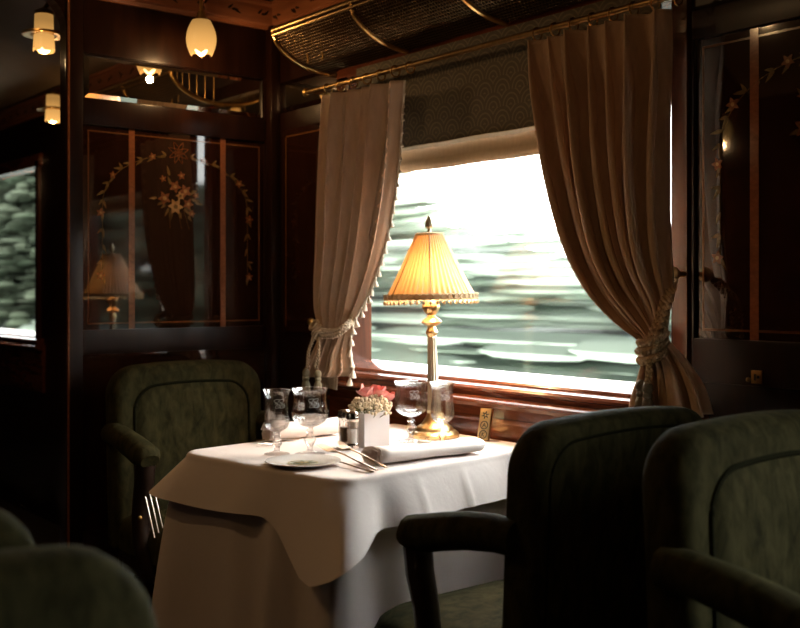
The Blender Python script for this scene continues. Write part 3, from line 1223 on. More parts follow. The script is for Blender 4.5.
# ============================================================ TABLE LAMP
def lamp():
    L = at_z(436.5, 437, TZ)
    L = Vector((L.x, min(L.y, 1.715), TZ + .0028))
    t = thing('table_lamp', 'gilt table lamp with pleated cream shade lit by the window', 'lamp', L)
    base = [(0, 0), (.062, 0), (.062, .008), (.056, .014), (.050, .016), (.046, .024), (.036, .030), (.030, .034), (.022, .046), (.017, .056), (.0155, .064)]
    MB().lathe(base, 32).build('base', 'gold', t)
    for k in range(16):
        a = 2 * PI * k / 16
        MB().ball((.053 * cos(a), .053 * sin(a), .0145), .0048, 6, 4).build('bead', 'gold', t) if k < 1 else None
    # fluted column
    flute = lambda a, i: 1 + .07 * cos(a * 12)
    col = [(.0165, .060), (.0165, .066), (.0145, .072), (.0108, .245), (.0108, .255)]
    MB().lathe(col, 72, wob=flute).build('column', 'pale_gilt', t, ang=None)
    cap = [(.0108, .252), (.015, .258), (.015, .264), (.011, .270), (.010, .276), (.022, .282), (.0265, .287), (.022, .293), (.011, .300), (.009, .306)]
    MB().lathe(cap, 28).build('collar', 'gold', t)
    knob = [(.009, .304), (.017, .312), (.0215, .322), (.0215, .330), (.016, .342), (.009, .348), (.007, .358), (.007, .40), (.006, .50)]
    MB().lathe(knob, 28, wob=lambda a, i: 1 + (.05 * cos(a * 10) if 0 < i < 5 else 0)).build('knob', 'gold', t)
    H0, H1, R0, R1 = .345, .508, .114, .0335
    n = 360
    rows = []
    for k in range(15):
        f = k / 14
        r = R0 + (R1 - R0) * f
        prof = r * (1.0 - .025 * sin(PI * f))
        rows.append([Vector(((prof + (.0026 - .0014 * f) * cos(48 * a)) * cos(a), (prof + (.0026 - .0014 * f) * cos(48 * a)) * sin(a), H0 + (H1 - H0) * f)) for a in (2 * PI * i / n for i in range(n))])
    sh = MB().grid(rows, True).build('lamp_shade', 'shade', t, ang=None)
    for k in range(6):
        a = 2 * PI * (k + .32) / 6
        MB().sweep([((R0 + (R1 - R0) * f) * (1 - .025 * sin(PI * f)) * cos(a) * 1.015, (R0 + (R1 - R0) * f) * (1 - .025 * sin(PI * f)) * sin(a) * 1.015, H0 + (H1 - H0) * f) for f in (i / 10 for i in range(11))], .0016, 5).build('shade_rib', 'shade_trim', sh)
    # scalloped braid and bobbles at the lower rim, band at the upper rim
    MB().lathe([(R0 + .001, H0 - .003), (R0 + .004, H0), (R0 + .003, H0 + .010), (R0 - .003, H0 + .014)], 48, caps=False).build('braid', 'shade_trim', sh)
    br = MB()
    for k in range(44):
        a = 2 * PI * k / 44
        c = Vector(((R0 + .004) * cos(a), (R0 + .004) * sin(a), H0 + .006))
        tdir = Vector((-sin(a), cos(a), 0))
        br.sweep([c + tdir * (.0075 * cos(q)) + Vector((0, 0, .007 * sin(q))) for q in (2 * PI * i / 10 for i in range(10))], .0014, 4, closed=True)
    br.build('braid_loops', 'shade_trim', sh)
    bob = MB().ball((0, 0, 0), .0040, 8, 6, (1, 1, 1.25)).build('bobble', 'shade_trim', sh)
    bob.location = (R0 + .003, 0, H0 - .009)
    for k in range(1, 44):
        a = 2 * PI * k / 44
        share(bob, 'bobble', sh, ((R0 + .003) * cos(a), (R0 + .003) * sin(a), H0 - .009))
    MB().lathe([(R1 + .001, H1 - .006), (R1 + .0025, H1 - .004), (R1 + .0025, H1 + .001), (R1, H1 + .003), (R1 - .003, H1 + .003)], 36, caps=False).build('top_band', 'shade_trim', sh)
    MB().lathe([(.006, H1 - .01), (.012, H1 - .004), (.032, H1 - .001), (.010, H1 + .002), (.0045, H1 + .006), (.0045, H1 + .012), (.009, H1 + .016), (.0105, H1 + .022), (.009, H1 + .032), (.004, H1 + .042), (.0008, H1 + .046)], 16,
               wob=lambda a, i: 1 + (.08 * cos(6 * a) if i > 6 else 0)).build('finial', 'pale_gilt', t)
    MB().ball((0, 0, .445), .018, 12, 8, (1, 1, 1.3)).build('bulb', 'bulb', t)
    pl = bpy.data.lights.new('table_lamp_light', 'POINT')
    pl.energy = 8.5
    pl.color = (1.0, 0.72, 0.46)
    pl.shadow_soft_size = .012
    po = bpy.data.objects.new('table_lamp_light', pl)
    COL.objects.link(po)
    po.parent = t
    po.location = (.022, 0, .392)
    t.rotation_euler = Matrix.Rotation(math.radians(-1.4), 3, FWD).to_euler()   # the lamp leans a little with the train
    return t


lamp()

# ============================================================ GLASSES
def flute_wob(a, i):
    return 1 + .018 * cos(a * 10)


def wine_glass(name, label, pos, h, rim, bowl, kind, group):
    t = thing(name, label, 'glass', pos, random.uniform(0, 6), group)
    zb = .42 * h if kind == 'goblet' else .36 * h        # underside of the bowl
    if kind == 'goblet':
        outp = [(rim * 1.0, h), (rim * .955, h * .985), (rim * .90, h * .93), (rim * .89, h * .85), (rim * .93, h * .75), (rim * .985, h * .65), (rim * .97, h * .57), (rim * .80, h * .49), (rim * .48, h * .44), (rim * .22, h * .415)]
        stem = [(.0065, h * .40), (.007, h * .37), (.010, h * .345), (.0065, h * .325), (.0085, h * .29), (.0135, h * .245), (.0145, h * .215), (.010, h * .165), (.0062, h * .12), (.0062, h * .075)]
    else:
        outp = [(rim * 1.0, h), (rim * .93, h * .98), (rim * .84, h * .92), (rim * .80, h * .82), (rim * .82, h * .68), (rim * .88, h * .55), (rim * .88, h * .48), (rim * .74, h * .41), (rim * .42, h * .365), (rim * .25, h * .345)]
        stem = [(.0065, h * .335), (.0065, h * .30), (.0092, h * .28), (.0062, h * .26), (.008, h * .22), (.0115, h * .18), (.011, h * .155), (.0068, h * .11), (.0062, h * .07)]
    th = .0016
    inn = [(max(r - th, .0005), z + (th if z < h * .6 else 0)) for r, z in outp]
    inn[-1] = (0.0008, outp[-1][1] + .006)
    br = rim * (.82 if kind == 'goblet' else .92)
    foot = [(br * .3, h * .05), (br * .75, h * .026), (br, h * .012), (br * 1.0, .0005), (br * .4, .0004), (.0005, .0004)]
    # bowl as its own closed shell, stem and foot below
    prof = inn[::-1] + outp
    w = lambda a, i: flute_wob(a, i) if (4 < (i % len(outp)) < 9 or 1) else 1
    MB().lathe(prof + stem + foot, 50, wob=lambda a, i: 1 + (.02 * cos(a * 10) if i < len(prof) and .47 * h < prof[i][1] < .72 * h else 0)).build('glass_body', 'glass', t, ang=60)
    # etched monogram on the side that faces the room
    mk = MB()
    zc = h * .80
    r = rim * (.915 if kind == 'goblet' else .815) + .0006
    def cyl(u, v):
        return Vector((r * cos(u / r), r * sin(u / r), zc + v))
    s = .011
    for cx in (-.006, .005):
        pts = [cyl(cx + s * (.5 * sin(q) + .2 * cos(q * 1.5)), s * cos(q * .5) * .9) for q in (i / 24 * 4 * PI / 1.0 for i in range(25))]
        mk.sweep(pts, .00035, 4)
    mk.sweep([cyl(-.011 + .022 * i / 10, -.002 + .006 * sin(i * 1.3)) for i in range(11)], .00035, 4)
    m = mk.build('etched_monogram', 'etch', t)
    t.rotation_euler.z = math.atan2(-pos[1], -pos[0]) + .25
    return t


G = 'crystal glasses on the laid table'
zt = TZ + .0015
wine_glass('wine_glass', 'small slim glass, leftmost of the four on the white cloth', (*at_z(277, 455, TZ).xy, zt), .145, .0315, 0, 'slim', G)
wine_glass('water_goblet', 'wide crystal goblet behind the side plate, left of the flowers', (*at_z(310, 455, TZ).xy, zt), .148, .0415, 0, 'goblet', G)
wine_glass('water_goblet', 'wide crystal goblet between the pink flowers and the lamp stem', (*at_z(411, 442, TZ).xy, zt), .146, .0415, 0, 'goblet', G)
wine_glass('wine_glass', 'small slim glass standing in front of the gilt lamp base', (*at_z(442.5, 446, TZ).xy, zt), .150, .0315, 0, 'slim', G)

# ============================================================ FLOWERS, SHAKERS, PLATE, NAPKINS, CUTLERY
vz = thing('flower_vase', 'white square vase of pink petals and cream buds, table centre', 'vase', (-1.973, 1.498, zt))
bx = MB()
W2, D2, HV, TH = .026, .037, .080, .004
o = [(-W2, -D2), (W2, -D2), (W2, D2), (-W2, D2)]
i_ = [(-W2 + TH, -D2 + TH), (W2 - TH, -D2 + TH), (W2 - TH, D2 - TH), (-W2 + TH, D2 - TH)]
vs = [(*p, 0) for p in o] + [(*p, HV) for p in o] + [(*p, HV) for p in i_] + [(*p, .01) for p in i_]
fs = [(0, 1, 2, 3), (12, 13, 14, 15)] + [(k + a, (k + 1) % 4 + a, (k + 1) % 4 + a + 4, k + a + 4) for a in (0, 4, 8) for k in range(4)]
bx.add(vs, fs).build('vase_body', 'vase', vz, smooth=False)
rnd = random.Random(11)
buds = MB()
stems = MB()
for k in range(210):
    a, r = rnd.uniform(0, 2 * PI), math.sqrt(rnd.random())
    x, y = .042 * r * cos(a), .058 * r * sin(a)
    z = HV + .038 - .034 * r * r + rnd.uniform(-.012, .010)
    z = max(z, HV + .002 if r < .6 else HV - .002)
    buds.ball((x, y, z), rnd.uniform(.0030, .0052), 6, 4)
    if k % 6 == 0:
        stems.sweep([(x * .3, y * .3, HV - .02), (x, y, z)], .0009, 4)
b = buds.build('cream_buds', 'cream', vz)
b['kind'] = 'stuff'
stems.build('stems', 'stem', vz)


def petal(c, direction, L, W, curl):
    d = Vector(direction).normalized()
    s = d.cross(Vector((0, 0, 1)))
    s = s.normalized() if s.length > .01 else Vector((1, 0, 0))
    n = s.cross(d)
    rows = []
    for i in range(6):
        f = i / 5
        w = W * sin(PI * (0.12 + .80 * f)) ** .8
        rows.append([Vector(c) + d * (L * f) + n * (curl * f * f * L) + s * (w * q) - n * (.25 * w * (1 - abs(q) ** 2)) for q in (-1, -.5, 0, .5, 1)])
    return MB().grid(rows)


for (cy, cz, n) in ((-.016, .050, 6), (.020, .048, 6), (.046, .034, 4)):
    for k in range(n):
        a = 2 * PI * k / n + cy * 30
        petal((.004, cy, HV + cz - .012), (cos(a) * .8, sin(a), .95 + .4 * sin(k * 2.1)), .030, .0165, .10 + .25 * sin(k * 3.7)).build('pink_petal', 'pink', vz)

sh = thing('salt_shaker', 'glass shaker with silver cap nearest the white vase', 'shaker', (-1.960, 1.437, zt), group='silver capped shakers')
MB().lathe([(.0005, .010), (.0125, .010), (.0125, .056), (.0005, .056)], 20).build('glass_body', 'glass', sh)
MB().lathe([(.0005, .011), (.009, .011), (.009, .040), (.0005, .040)], 16).build('filling', 'porcelain', sh)
MB().lathe([(0, 0), (.0145, 0), (.0145, .008), (.0132, .012), (0, .012)], 24).build('base_ring', 'silver', sh)
MB().lathe([(0, .055), (.0135, .055), (.0145, .058), (.0145, .064), (.0135, .066), (.0140, .069), (.0125, .073), (.006, .0755), (0, .076)], 24).build('cap', 'silver', sh)
sh.scale = (1.1, 1.1, 1.16)
s2 = copy_tree(sh)
s2.name = 'pepper_shaker'
s2.location = (-1.998, 1.440, zt)
s2['label'] = 'glass shaker with silver cap, left and behind the first shaker'
for ch in s2.children:
    if ch.name.startswith('filling'):
        ch.data = ch.data.copy()
        ch.data.materials.clear()
        ch.data.materials.append(M['pepper'])

pp = at_z(303, 465, TZ)
pl = thing('side_plate', 'white side plate with green and gold crest near table corner', 'plate', (pp.x, pp.y, zt))
MB().lathe([(.0005, .003), (.046, .003), (.052, .006), (.078, .0095), (.0800, .0095), (.0800, .0078), (.054, .002), (.045, 0), (.0005, 0)], 48).build('plate_body', 'porcelain', pl)
cr = MB()
cr.lathe([(.030, .0032), (.0325, .0036), (.030, .0040)], 40, caps=False)
cr.build('gold_ring', 'crest_gold', pl)
c2m = MB()
for k in range(7):
    a = k / 7 * 2 * PI
    c2m.add(*flat_poly(leaf_pts(.004 * cos(a), .004 * sin(a), a, .027, .008), lambda x, y, d: Vector((x, y, .0032 + d)), 0, .0006))
c2m.build('green_crest', 'crest_green', pl, smooth=False)
c3m = MB()
for k in range(5):
    a = k / 5 * 2 * PI + .4
    c3m.add(*flat_poly(leaf_pts(.002 * cos(a), .002 * sin(a), a, .014, .004), lambda x, y, d: Vector((x, y, .0038 + d)), 0, .0006))
c3m.build('gold_crest', 'crest_gold', pl, smooth=False)


def napkin_roll(name, label, a, b, w, h):
    a, b = Vector(a), Vector(b)
    t = thing(name, label, 'napkin', (*((a + b) / 2).xy, zt), math.atan2((b - a).y, (b - a).x), 'folded white napkins')
    L = (b - a).length
    # spiral-folded section in YZ, extruded along X
    sec = []
    for k in range(45):
        q = k / 44 * 2.6 * 2 * PI
        g = 1 - .30 * k / 44
        sx = abs(cos(q)) ** .75 * (1 if cos(q) > 0 else -1)
        sy = abs(sin(q)) ** .85 * (1 if sin(q) > 0 else -1)
        sec.append((w / 2 * g * sx, h / 2 + h / 2 * g * sy))
    rows = []
    for i in range(13):
        f = i / 12
        sc = 1 - .10 * sin(PI * f) + .05 * sin(f * 9)
        dz = .92 + .16 * (1 - f)
        rows.append([Vector((-L / 2 + L * f + .006 * sin(k * .4) * (1 if i in (0, 12) else 0), y * sc, z * dz * (1 - .12 * sin(PI * f)))) for k, (y, z) in enumerate(sec)])
    m = MB().grid(rows).build('folded_linen', 'napkin', t, ang=None, recalc=False)
    sm = m.modifiers.new('thick', 'SOLIDIFY')
    sm.thickness = .0016
    MB().sweep([rows[0][k] + Vector((-.0005, 0, 0)) for k in range(0, 45, 2)], .0013, 5).build('hem', 'napkin', t)
    return t


napkin_roll('folded_napkin', 'rolled white napkin in front of the goblet, right place setting', (*at_z(372, 465, TZ).xy, 0), (*at_z(474, 452, TZ).xy, 0), .080, .034)
napkin_roll('folded_napkin', 'rolled white napkin behind the two left glasses', (*at_z(268, 442, TZ).xy, 0), (*at_z(338, 434, TZ).xy, 0), .060, .046)


def cutlery(kind, label, tip, end, group=None):
    tip, end = Vector(tip), Vector(end)
    t = thing(kind, label, kind.split('_')[-1] if kind != 'fork' else 'fork', end, 0, group)
    d = (tip - end)
    L = d.length
    q = Matrix.Rotation(math.atan2(d.y, d.x), 4, 'Z') @ Matrix.Rotation(-math.asin(max(-1, min(1, d.z / L))), 4, 'Y')
    t.rotation_euler = q.to_euler()
    k = L / .18
    hp = [(0, 0, .0015), (.02 * k, 0, .002), (.06 * k, 0, .003), (.10 * k, 0, .0045), (.125 * k, 0, .004)]
    MB().sweep(hp, [(.0055, .0016), (.0058, .0018), (.0038, .0018), (.0026, .0018), (.0032, .0016)], 8).build('handle', 'cutlery', t)
    if kind == 'fork':
        mb = MB()
        mb.sweep([(.122 * k, 0, .004), (.132 * k, 0, .002), (.142 * k, 0, .001)], [(.0035, .0012), (.0095, .0012), (.0105, .001)], 8)
        for j in range(4):
            y = (-1.5 + j) * .0074
            mb.sweep([(.140 * k, y, .001), (.160 * k, y * 1.02, .002), (.182 * k, y, .006)], [(.0016, .0012), (.0015, .0012), (.0008, .0008)], 6)
        mb.build('tines', 'cutlery', t)
    elif kind == 'spoon':
        MB().ball((.155 * k, 0, .002), .018, 12, 8, (1.35, .9, .25)).build('bowl', 'cutlery', t)
    else:
        pts = [(.12 * k, -.004), (.15 * k, -.008), (.185 * k, -.006), (.19 * k, 0.0), (.18 * k, .004), (.12 * k, .004)]
        MB().add(*flat_poly(pts, lambda a, b, dd: Vector((a, b, .003 + dd)), -.0008, .0008)).build('blade', 'cutlery', t)
    return t


def tz(px, py, z):
    return at_z(px, py, z)


cutlery('fork', 'silver fork with raised tines, left one of the pair beside the plate', tz(320.5, 446.5, .788), tz(377, 471, .7535), 'silver forks')
cutlery('fork', 'silver fork with raised tines, right one below the shakers', tz(336, 444, .790), tz(386, 468, .7535), 'silver forks')
cutlery('table_knife', 'silver knife lying between the plate and the forks', tz(322, 459.5, .7525), tz(372, 472.5, .7525))
cutlery('table_knife', 'silver knife behind the left glasses near the napkin', tz(297, 440, .7525), tz(256, 441, .7525))['category'] = 'knife'
cutlery('fork', 'silver fork lying flat behind the leftmost glass', tz(262, 446, .7525), tz(300, 436.5, .7525), 'silver forks')
cutlery('table_knife', 'silver knife lying in front of the lamp base and slim glass', tz(423, 436, .7525), tz(436, 449, .7525))
for o in bpy.data.objects:
    if o.name.startswith('table_knife'):
        o['category'] = 'knife'

# rolled card beside the lamp
a, b = tz(421, 440, TZ), tz(431, 446, TZ)
mc = MB().slab(rounded_rect(-.022, .022, -.010, .010, (.003,) * 4, 3), [(0, 0), (0, .006)], lambda x, y, d: Vector((x, y, d)))
mk = mc.build('menu_card', 'porcelain', None)
mk.location = (*tz(427, 444, TZ).xy, zt)
mk.rotation_euler = (0, 0, .35)
tag(mk, 'small white folded card lying between goblet and slim glass', 'card')

# brass call-button plate standing at the wall end of the table
bp = tz(483, 441, TZ)
cb = thing('call_button_plate', 'upright brass plate with two ringed buttons standing by the sill', 'plate', (bp.x, bp.y, zt), math.radians(22))
tilt = Matrix.Rotation(math.radians(-17), 3, 'X')
MB().box((-.0150, -.004, 0), (.0150, .006, .079), .0012, rot=tilt, piv=(0, 0, 0)).build('plate_body', 'gold', cb)
def front(x, z, d=.0005):
    return tilt @ Vector((x, -.004 - d, z))
for zc in (.014, .037):
    MB().sweep([front(.0095 * cos(q), zc + .0095 * sin(q)) for q in (2 * PI * i / 24 for i in range(24))], .0011, 6, closed=True).build('button_ring', 'ink', cb)
gl = MB()
gl.sweep([front(-.004, .032), front(0, .042)], .0008, 5).sweep([front(0, .042), front(.0042, .032)], .0008, 5).sweep([front(-.0024, .0355), front(.0026, .0355)], .0008, 5)
gl.sweep([front(-.003, .009), front(-.003, .019)], .0008, 5).sweep([front(-.003, .014), front(.0035, .019)], .0008, 5).sweep([front(-.003, .014), front(.0035, .009)], .0008, 5)
gl.build('button_symbols', 'ink', cb)
em = MB()
for k in range(6):
    q = k / 6 * 2 * PI + .3
    em.add(*flat_poly(leaf_pts(.002 * cos(q), .062 + .002 * sin(q), q, .0085, .0026), lambda x, z, d: front(x, z, d), 0, .0008))
em.build('emblem', 'ink', cb, smooth=False)

# ============================================================ CURTAINS
ROD_Y, ROD_Z = 1.778, 1.722
rod = thing('curtain_rod', 'thin brass curtain rod running along above the window', 'curtain rod', (-1.9, ROD_Y, ROD_Z))
MB().sweep([(-.76, 0, 0), (1.32, 0, 0)], .0075, 12).build('rod', 'brass_dark', rod)
for x in (-.745, .66):
    MB().sweep([(x, 0, 0), (x, .07, 0)], .005, 8).build('rod_bracket', 'brass', rod)
MB().ball((-.765, 0, 0), .013, 12, 8).build('finial', 'brass', rod)


def curtain(name, label, rowpx, folds, ypl, mat, amp, seed, swap=False):
    """rowpx: [(left px, left py, right px, right py, amplitude factor)] rows top to bottom"""
    A = [at_y(r[0], r[1], ypl) for r in rowpx]
    B = [at_y(r[2], r[3], ypl) for r in rowpx]
    AM = [Vector((r[4], 0, 0)) for r in rowpx]
    root = thing(name, label, 'curtain', (A[0] + B[0]) / 2)
    nr, nu = 70, folds * 18
    rnd = random.Random(seed)
    ph = [rnd.uniform(-.25, .25) for _ in range(folds + 1)]
    rows, uvs = [], []
    T = len(rowpx) - 1
    for i in range(nr + 1):
        v = i / nr
        a, b, am = catmull(A, v * T), catmull(B, v * T), catmull(AM, v * T).x
        row = []
        for j in range(nu + 1):
            u = j / nu
            w = u * folds
            k = min(int(w), folds - 1)
            # drift of the pleats down the drop
            ww = w + .10 * sin(v * 5 + k * 1.9) * (0 < u < 1)
            s = abs(sin(PI * ww)) ** .72
            pinch = math.exp(-((v - .14) / .07) ** 2)
            big = .65 + .45 * (.5 + .5 * sin(k * 2.3 + seed))
            if pinch > .05:
                s2 = abs(sin(PI * ww)) ** 3.0
                s = s * (1 - pinch * .7) + s2 * pinch * .7
            off = amp * am * (s * big - .3)
            p = a + (b - a) * u
            p = p + Vector((amp * am * .30 * sin(2 * PI * ww), -off, 0))
            p.z += 0.0
            row.append(p)
            uvs.append((u, v))
        rows.append(row)
    mb = MB().grid(rows)
    loc = root.location
    mb.v = [p - loc for p in mb.v]
    c = mb.build('drape', mat, root, ang=None, uvs=uvs, recalc=False)
    sm = c.modifiers.new('thick', 'SOLIDIFY')
    sm.thickness = .002
    # rings on the rod
    tor = None
    for k in range(folds + 1):
        x = A[0].x + (B[0].x - A[0].x) * k / folds
        pt = Vector((x, ROD_Y, ROD_Z - .006)) - loc
        if tor is None:
            tor = MB().sweep([Vector((0, .015 * cos(q), .015 * sin(q))) for q in (2 * PI * i / 20 for i in range(20))], .0022, 6, closed=True).build('ring', 'brass', root)
            tor.location = pt
        else:
            share(tor, 'ring', root, pt)
    return root, rows


RIGHT = [(527, 44, 668, 8, .75), (531, 84, 668, 52, .9), (538, 122, 666, 105, 1.0), (547, 165, 665, 155, 1.05), (559, 213, 665, 205, 1.05), (573, 256, 666, 243, 1.0),
         (593, 295, 668, 270, .85), (618, 325, 670, 292, .6), (640, 343, 667, 318, .35), (644, 358, 668, 340, .32), (642, 378, 685, 362, .6), (637, 400, 700, 388, .9), (634, 425, 708, 415, 1.0)]
rc, rrows = curtain('right_curtain', 'taupe pleated curtain swept to the right and tied with rope', RIGHT, 7, 1.745, 'drape', .058, 3)
rc.name = 'curtain'
LEFT = [(320, 97, 402, 80, .75), (318, 130, 399, 117, .9), (317, 170, 396, 158, 1.0), (316, 210, 391, 200, 1.0), (315, 250, 383, 242, .95), (313, 285, 373, 277, .8), (313, 308, 363, 302, .55),
        (317, 325, 353, 322, .35), (317, 337, 350, 336, .35), (310, 356, 348, 353, .7), (304, 371, 350, 369, .9), (303, 377, 346, 376, .95)]
lc, lrows = curtain('left_curtain', 'sand curtain with tasselled edge tied back at the left of window', LEFT, 6, 1.750, 'drape_pale', .044, 5)
lc.name = 'curtain'
# lining that hangs below the tied curtain
ln = []
for i in range(8):
    f = i / 7
    a = at_y(318 + 6 * f, 368 + 18 * f, 1.768)
    b = at_y(340 - 2 * f, 366 + 24 * f, 1.768)
    ln.append([a + (b - a) * (k / 24) + Vector((0, -.008 * abs(sin(k * .9)), 0)) - lc.location for k in range(25)])
MB().grid(ln).build('lining', 'lining', lc, ang=None, recalc=False)
# tassel fringe down the leading edge of the left curtain
edge = [r[-1] for r in lrows]
tm = MB().lathe([(.0006, .012), (.0022, .010), (.0032, .004), (.0022, .000), (.0045, -.004), (.0072, -.012), (.0088, -.019), (.0050, -.020), (.0006, -.020)], 10).build('tassel', 'tassel', lc)
acc, last, first = 0.0, edge[0], True
for p in edge[1:]:
    acc += (p - last).length
    last = p
    if acc > .0155 + .012 * (edge[0].z - p.z) / (edge[0].z - edge[-1].z):
        acc = 0.0
        f = (edge[0].z - p.z) / (edge[0].z - edge[-1].z)
        sc = .42 + .68 * f
        pos = p + Vector((.008, -.006, -.008)) - lc.location
        if first:
            tm.location, first = pos, False
            tm.scale = (sc,) * 3
        else:
            q = share(tm, 'tassel', lc, pos, (0, random.uniform(-.3, .3), 0))
            q.scale = (sc,) * 3
MB().sweep([p + Vector((.002, -.002, 0)) - lc.location for p in edge[::2]], .0035, 6).build('edge_braid', 'tassel', lc)


# tie-back ropes
def big_tassel(parent, pos, mat, s=1.0, name='tassel'):
    o = MB().lathe([(.001, .03), (.006, .028), (.012, .020), (.013, .010), (.009, .002), (.0115, -.002), (.0115, -.008), (.009, -.011), (.014, -.022), (.017, -.045), (.018, -.062), (.010, -.064), (.001, -.064)], 20,
                   wob=lambda a, i: 1 + (.06 * cos(9 * a) if i > 7 else .03 * cos(7 * a))).build(name, mat, parent)
    o.location = pos
    o.scale = (s,) * 3
    return o


yF = 1.700
tb = thing('curtain_tieback', 'braided tan rope tieback looped from brass knob around right curtain', 'tieback', at_y(674, 275, 1.80))
L0 = tb.location
knobp = at_y(675, 274, 1.80) - L0
MB().ball(knobp + Vector((0, -.01, 0)), .0165, 16, 10).build('knob', 'gold', tb)
MB().sweep([knobp + Vector((0, 0, 0)), knobp + Vector((0, .052, 0))], .006, 8).build('knob_stem', 'brass', tb)
for off in (-1, 1):
    pts = [at_y(673 + off * 1.5, 279, 1.775), at_y(667 + off * 2.6, 300, 1.735), at_y(660 + off * 2.8, 322, 1.715), at_y(652 + off * 3, 342, 1.705)]
    rope_path([p - L0 for p in pts], .0048, .0048, .034, 3, 6, 8).build('rope', 'rope', tb)
for k, (py, dx) in enumerate(((338, 0), (347, -1), (356, 0))):
    pts = [at_y(640 + dx, py + 4, 1.745), at_y(642 + dx, py + 5, 1.712), at_y(650 + dx, py + 4, 1.702), at_y(659 + dx, py, 1.708), at_y(666, py - 6, 1.745)]
    rope_path([p - L0 for p in pts], .0050, .0050, .030, 3, 6, 8).build('rope_knot', 'rope', tb)
rope_path([at_y(650, 358, 1.703) - L0, at_y(649, 372, 1.70) - L0, at_y(648, 386, 1.70) - L0], .0042, .0042, .03, 3, 6, 6).build('rope_end', 'rope', tb)
big_tassel(tb, at_y(648, 394, 1.70) - L0, 'tassel_green', .85)
big_tassel(tb, at_y(641, 392, 1.715) - L0, 'tassel_green', .85)

tl = thing('curtain_tieback', 'pale twisted rope tieback knotted around the left curtain', 'tieback', at_y(315, 330, 1.80))
L0 = tl.location
for k in range(2):
    pts = [at_y(315, 322 + 7 * k, 1.755), at_y(316, 327 + 6 * k, 1.715), at_y(325, 331 + 5 * k, 1.705), at_y(336, 331 + 4 * k, 1.705), at_y(345, 326 + 3 * k, 1.715), at_y(352, 318 + 3 * k, 1.75)]
    rope_path([p - L0 for p in pts], .0046, .0046, .03, 3, 6, 8).build('rope', 'rope_pale', tl)
for k in range(3):
    c = at_y(314 + k * 2.5, 325 + 5 * k, 1.70) - L0
    MB().sweep([c + Vector((.013 * cos(q), .010 * sin(q), .012 * sin(q + k))) for q in (2 * PI * i / 14 for i in range(14))], .0055, 6, closed=True).build('rope_knot', 'rope_pale', tl)
rope_path([at_y(318, 336, 1.70) - L0, at_y(319, 352, 1.692) - L0, at_y(316, 368, 1.69) - L0], .0036, .0036, .025, 3, 6, 6).build('rope_end', 'rope_pale', tl)
rope_path([at_y(314, 336, 1.71) - L0, at_y(309, 352, 1.70) - L0, at_y(308, 368, 1.69) - L0], .0036, .0036, .025, 3, 6, 6).build('rope_end', 'rope_pale', tl)
big_tassel(tl, at_y(306, 377, 1.69) - L0, 'tassel_green', .85)
big_tassel(tl, at_y(318, 378, 1.69) - L0, 'tassel_green', .80)
MB().ball(at_y(311, 322, 1.80) - L0, .012, 10, 8).build('knob', 'brass', tl)
MB().sweep([at_y(311, 322, 1.80) - L0, at_y(311, 322, 1.80) - L0 + Vector((0, .05, 0))], .005, 6).build('knob_stem', 'brass', tl)

# ============================================================ ROLLER BLIND
rb = thing('roller_blind', 'dark scallop patterned blind with cream hem drawn partly down', 'blind', (-1.93, YW - .022, 1.5))
xa, xb = -2.475, -1.385
def rpart(mb, name, mat, **k):
    mb.v = [p - rb.location for p in mb.v]
    return mb.build(name, mat, rb, **k)
rpart(MB().box((xa, YW - .022, 1.515), (xb, YW - .019, 1.77)), 'patterned_fabric', 'blind', smooth=False)
rows = []
prof = [(.000, 1.516), (.006, 1.512), (.008, 1.503), (.003, 1.496), (.002, 1.480), (.006, 1.472), (.010, 1.462), (.008, 1.450), (.002, 1.444), (-.002, 1.446), (-.003, 1.46), (-.003, 1.51)]
for x in [xa + (xb - xa) * i / 20 for i in range(21)]:
    rows.append([Vector((x, YW - .021 - d, z + .001 * sin(x * 25))) for d, z in prof])
rpart(MB().grid(rows), 'hem', 'hem')
rpart(MB().sweep([(xa, YW - .02, 1.452), (xb, YW - .02, 1.452)], .004, 8), 'hem_bar', 'brass_dark')
# ============================================================ LUGGAGE RACK
lr = thing('luggage_rack', 'brass luggage rack with woven mesh basket above the window', 'rack', (-1.9, YW, 1.8))
xs0, xs1 = -2.63, -0.55
def sect(t):      # quarter curve from wall to front rail
    a = t * PI / 2
    return (YW - .006 - .205 * sin(a), 1.885 - .105 * cos(a))
def lpart(mb, name, mat, **k):
    mb.v = [p - lr.location for p in mb.v]
    return mb.build(name, mat, lr, **k)
yf, zf = sect(1)
lpart(MB().sweep([(xs0, yf, zf), (xs1, yf, zf)], .008, 12), 'front_rail', 'brass_dark')
lpart(MB().sweep([(xs0, yf - .004, zf - .016), (xs1, yf - .004, zf - .016)], .004, 8), 'front_rail', 'brass_dark')
yb, zb = sect(0)
lpart(MB().sweep([(xs0, yb - .004, zb), (xs1, yb - .004, zb)], .006, 10), 'rear_rail', 'brass_dark')
x = xs0
while x < xs1:
    lpart(MB().sweep([(x, *sect(k / 12)) for k in range(13)], .0075, 10), 'rib', 'brass')
    x += .388
mb = MB()
nx = int((xs1 - xs0) / .0105)
for i in range(nx):
    x = xs0 + .006 + i * .0105
    mb.sweep([(x, y, z + .003) for y, z in (sect(k / 8) for k in range(9))], .0017, 3, caps=False)
for j in range(1, 23):
    y, z = sect(j / 23)
    mb.sweep([(xs0, y, z + .0035), (xs1, y, z + .0035)], .0017, 3, caps=False)
me_ = lpart(mb, 'woven_mesh', 'mesh_brass', ang=None)
me_['kind'] = 'stuff'
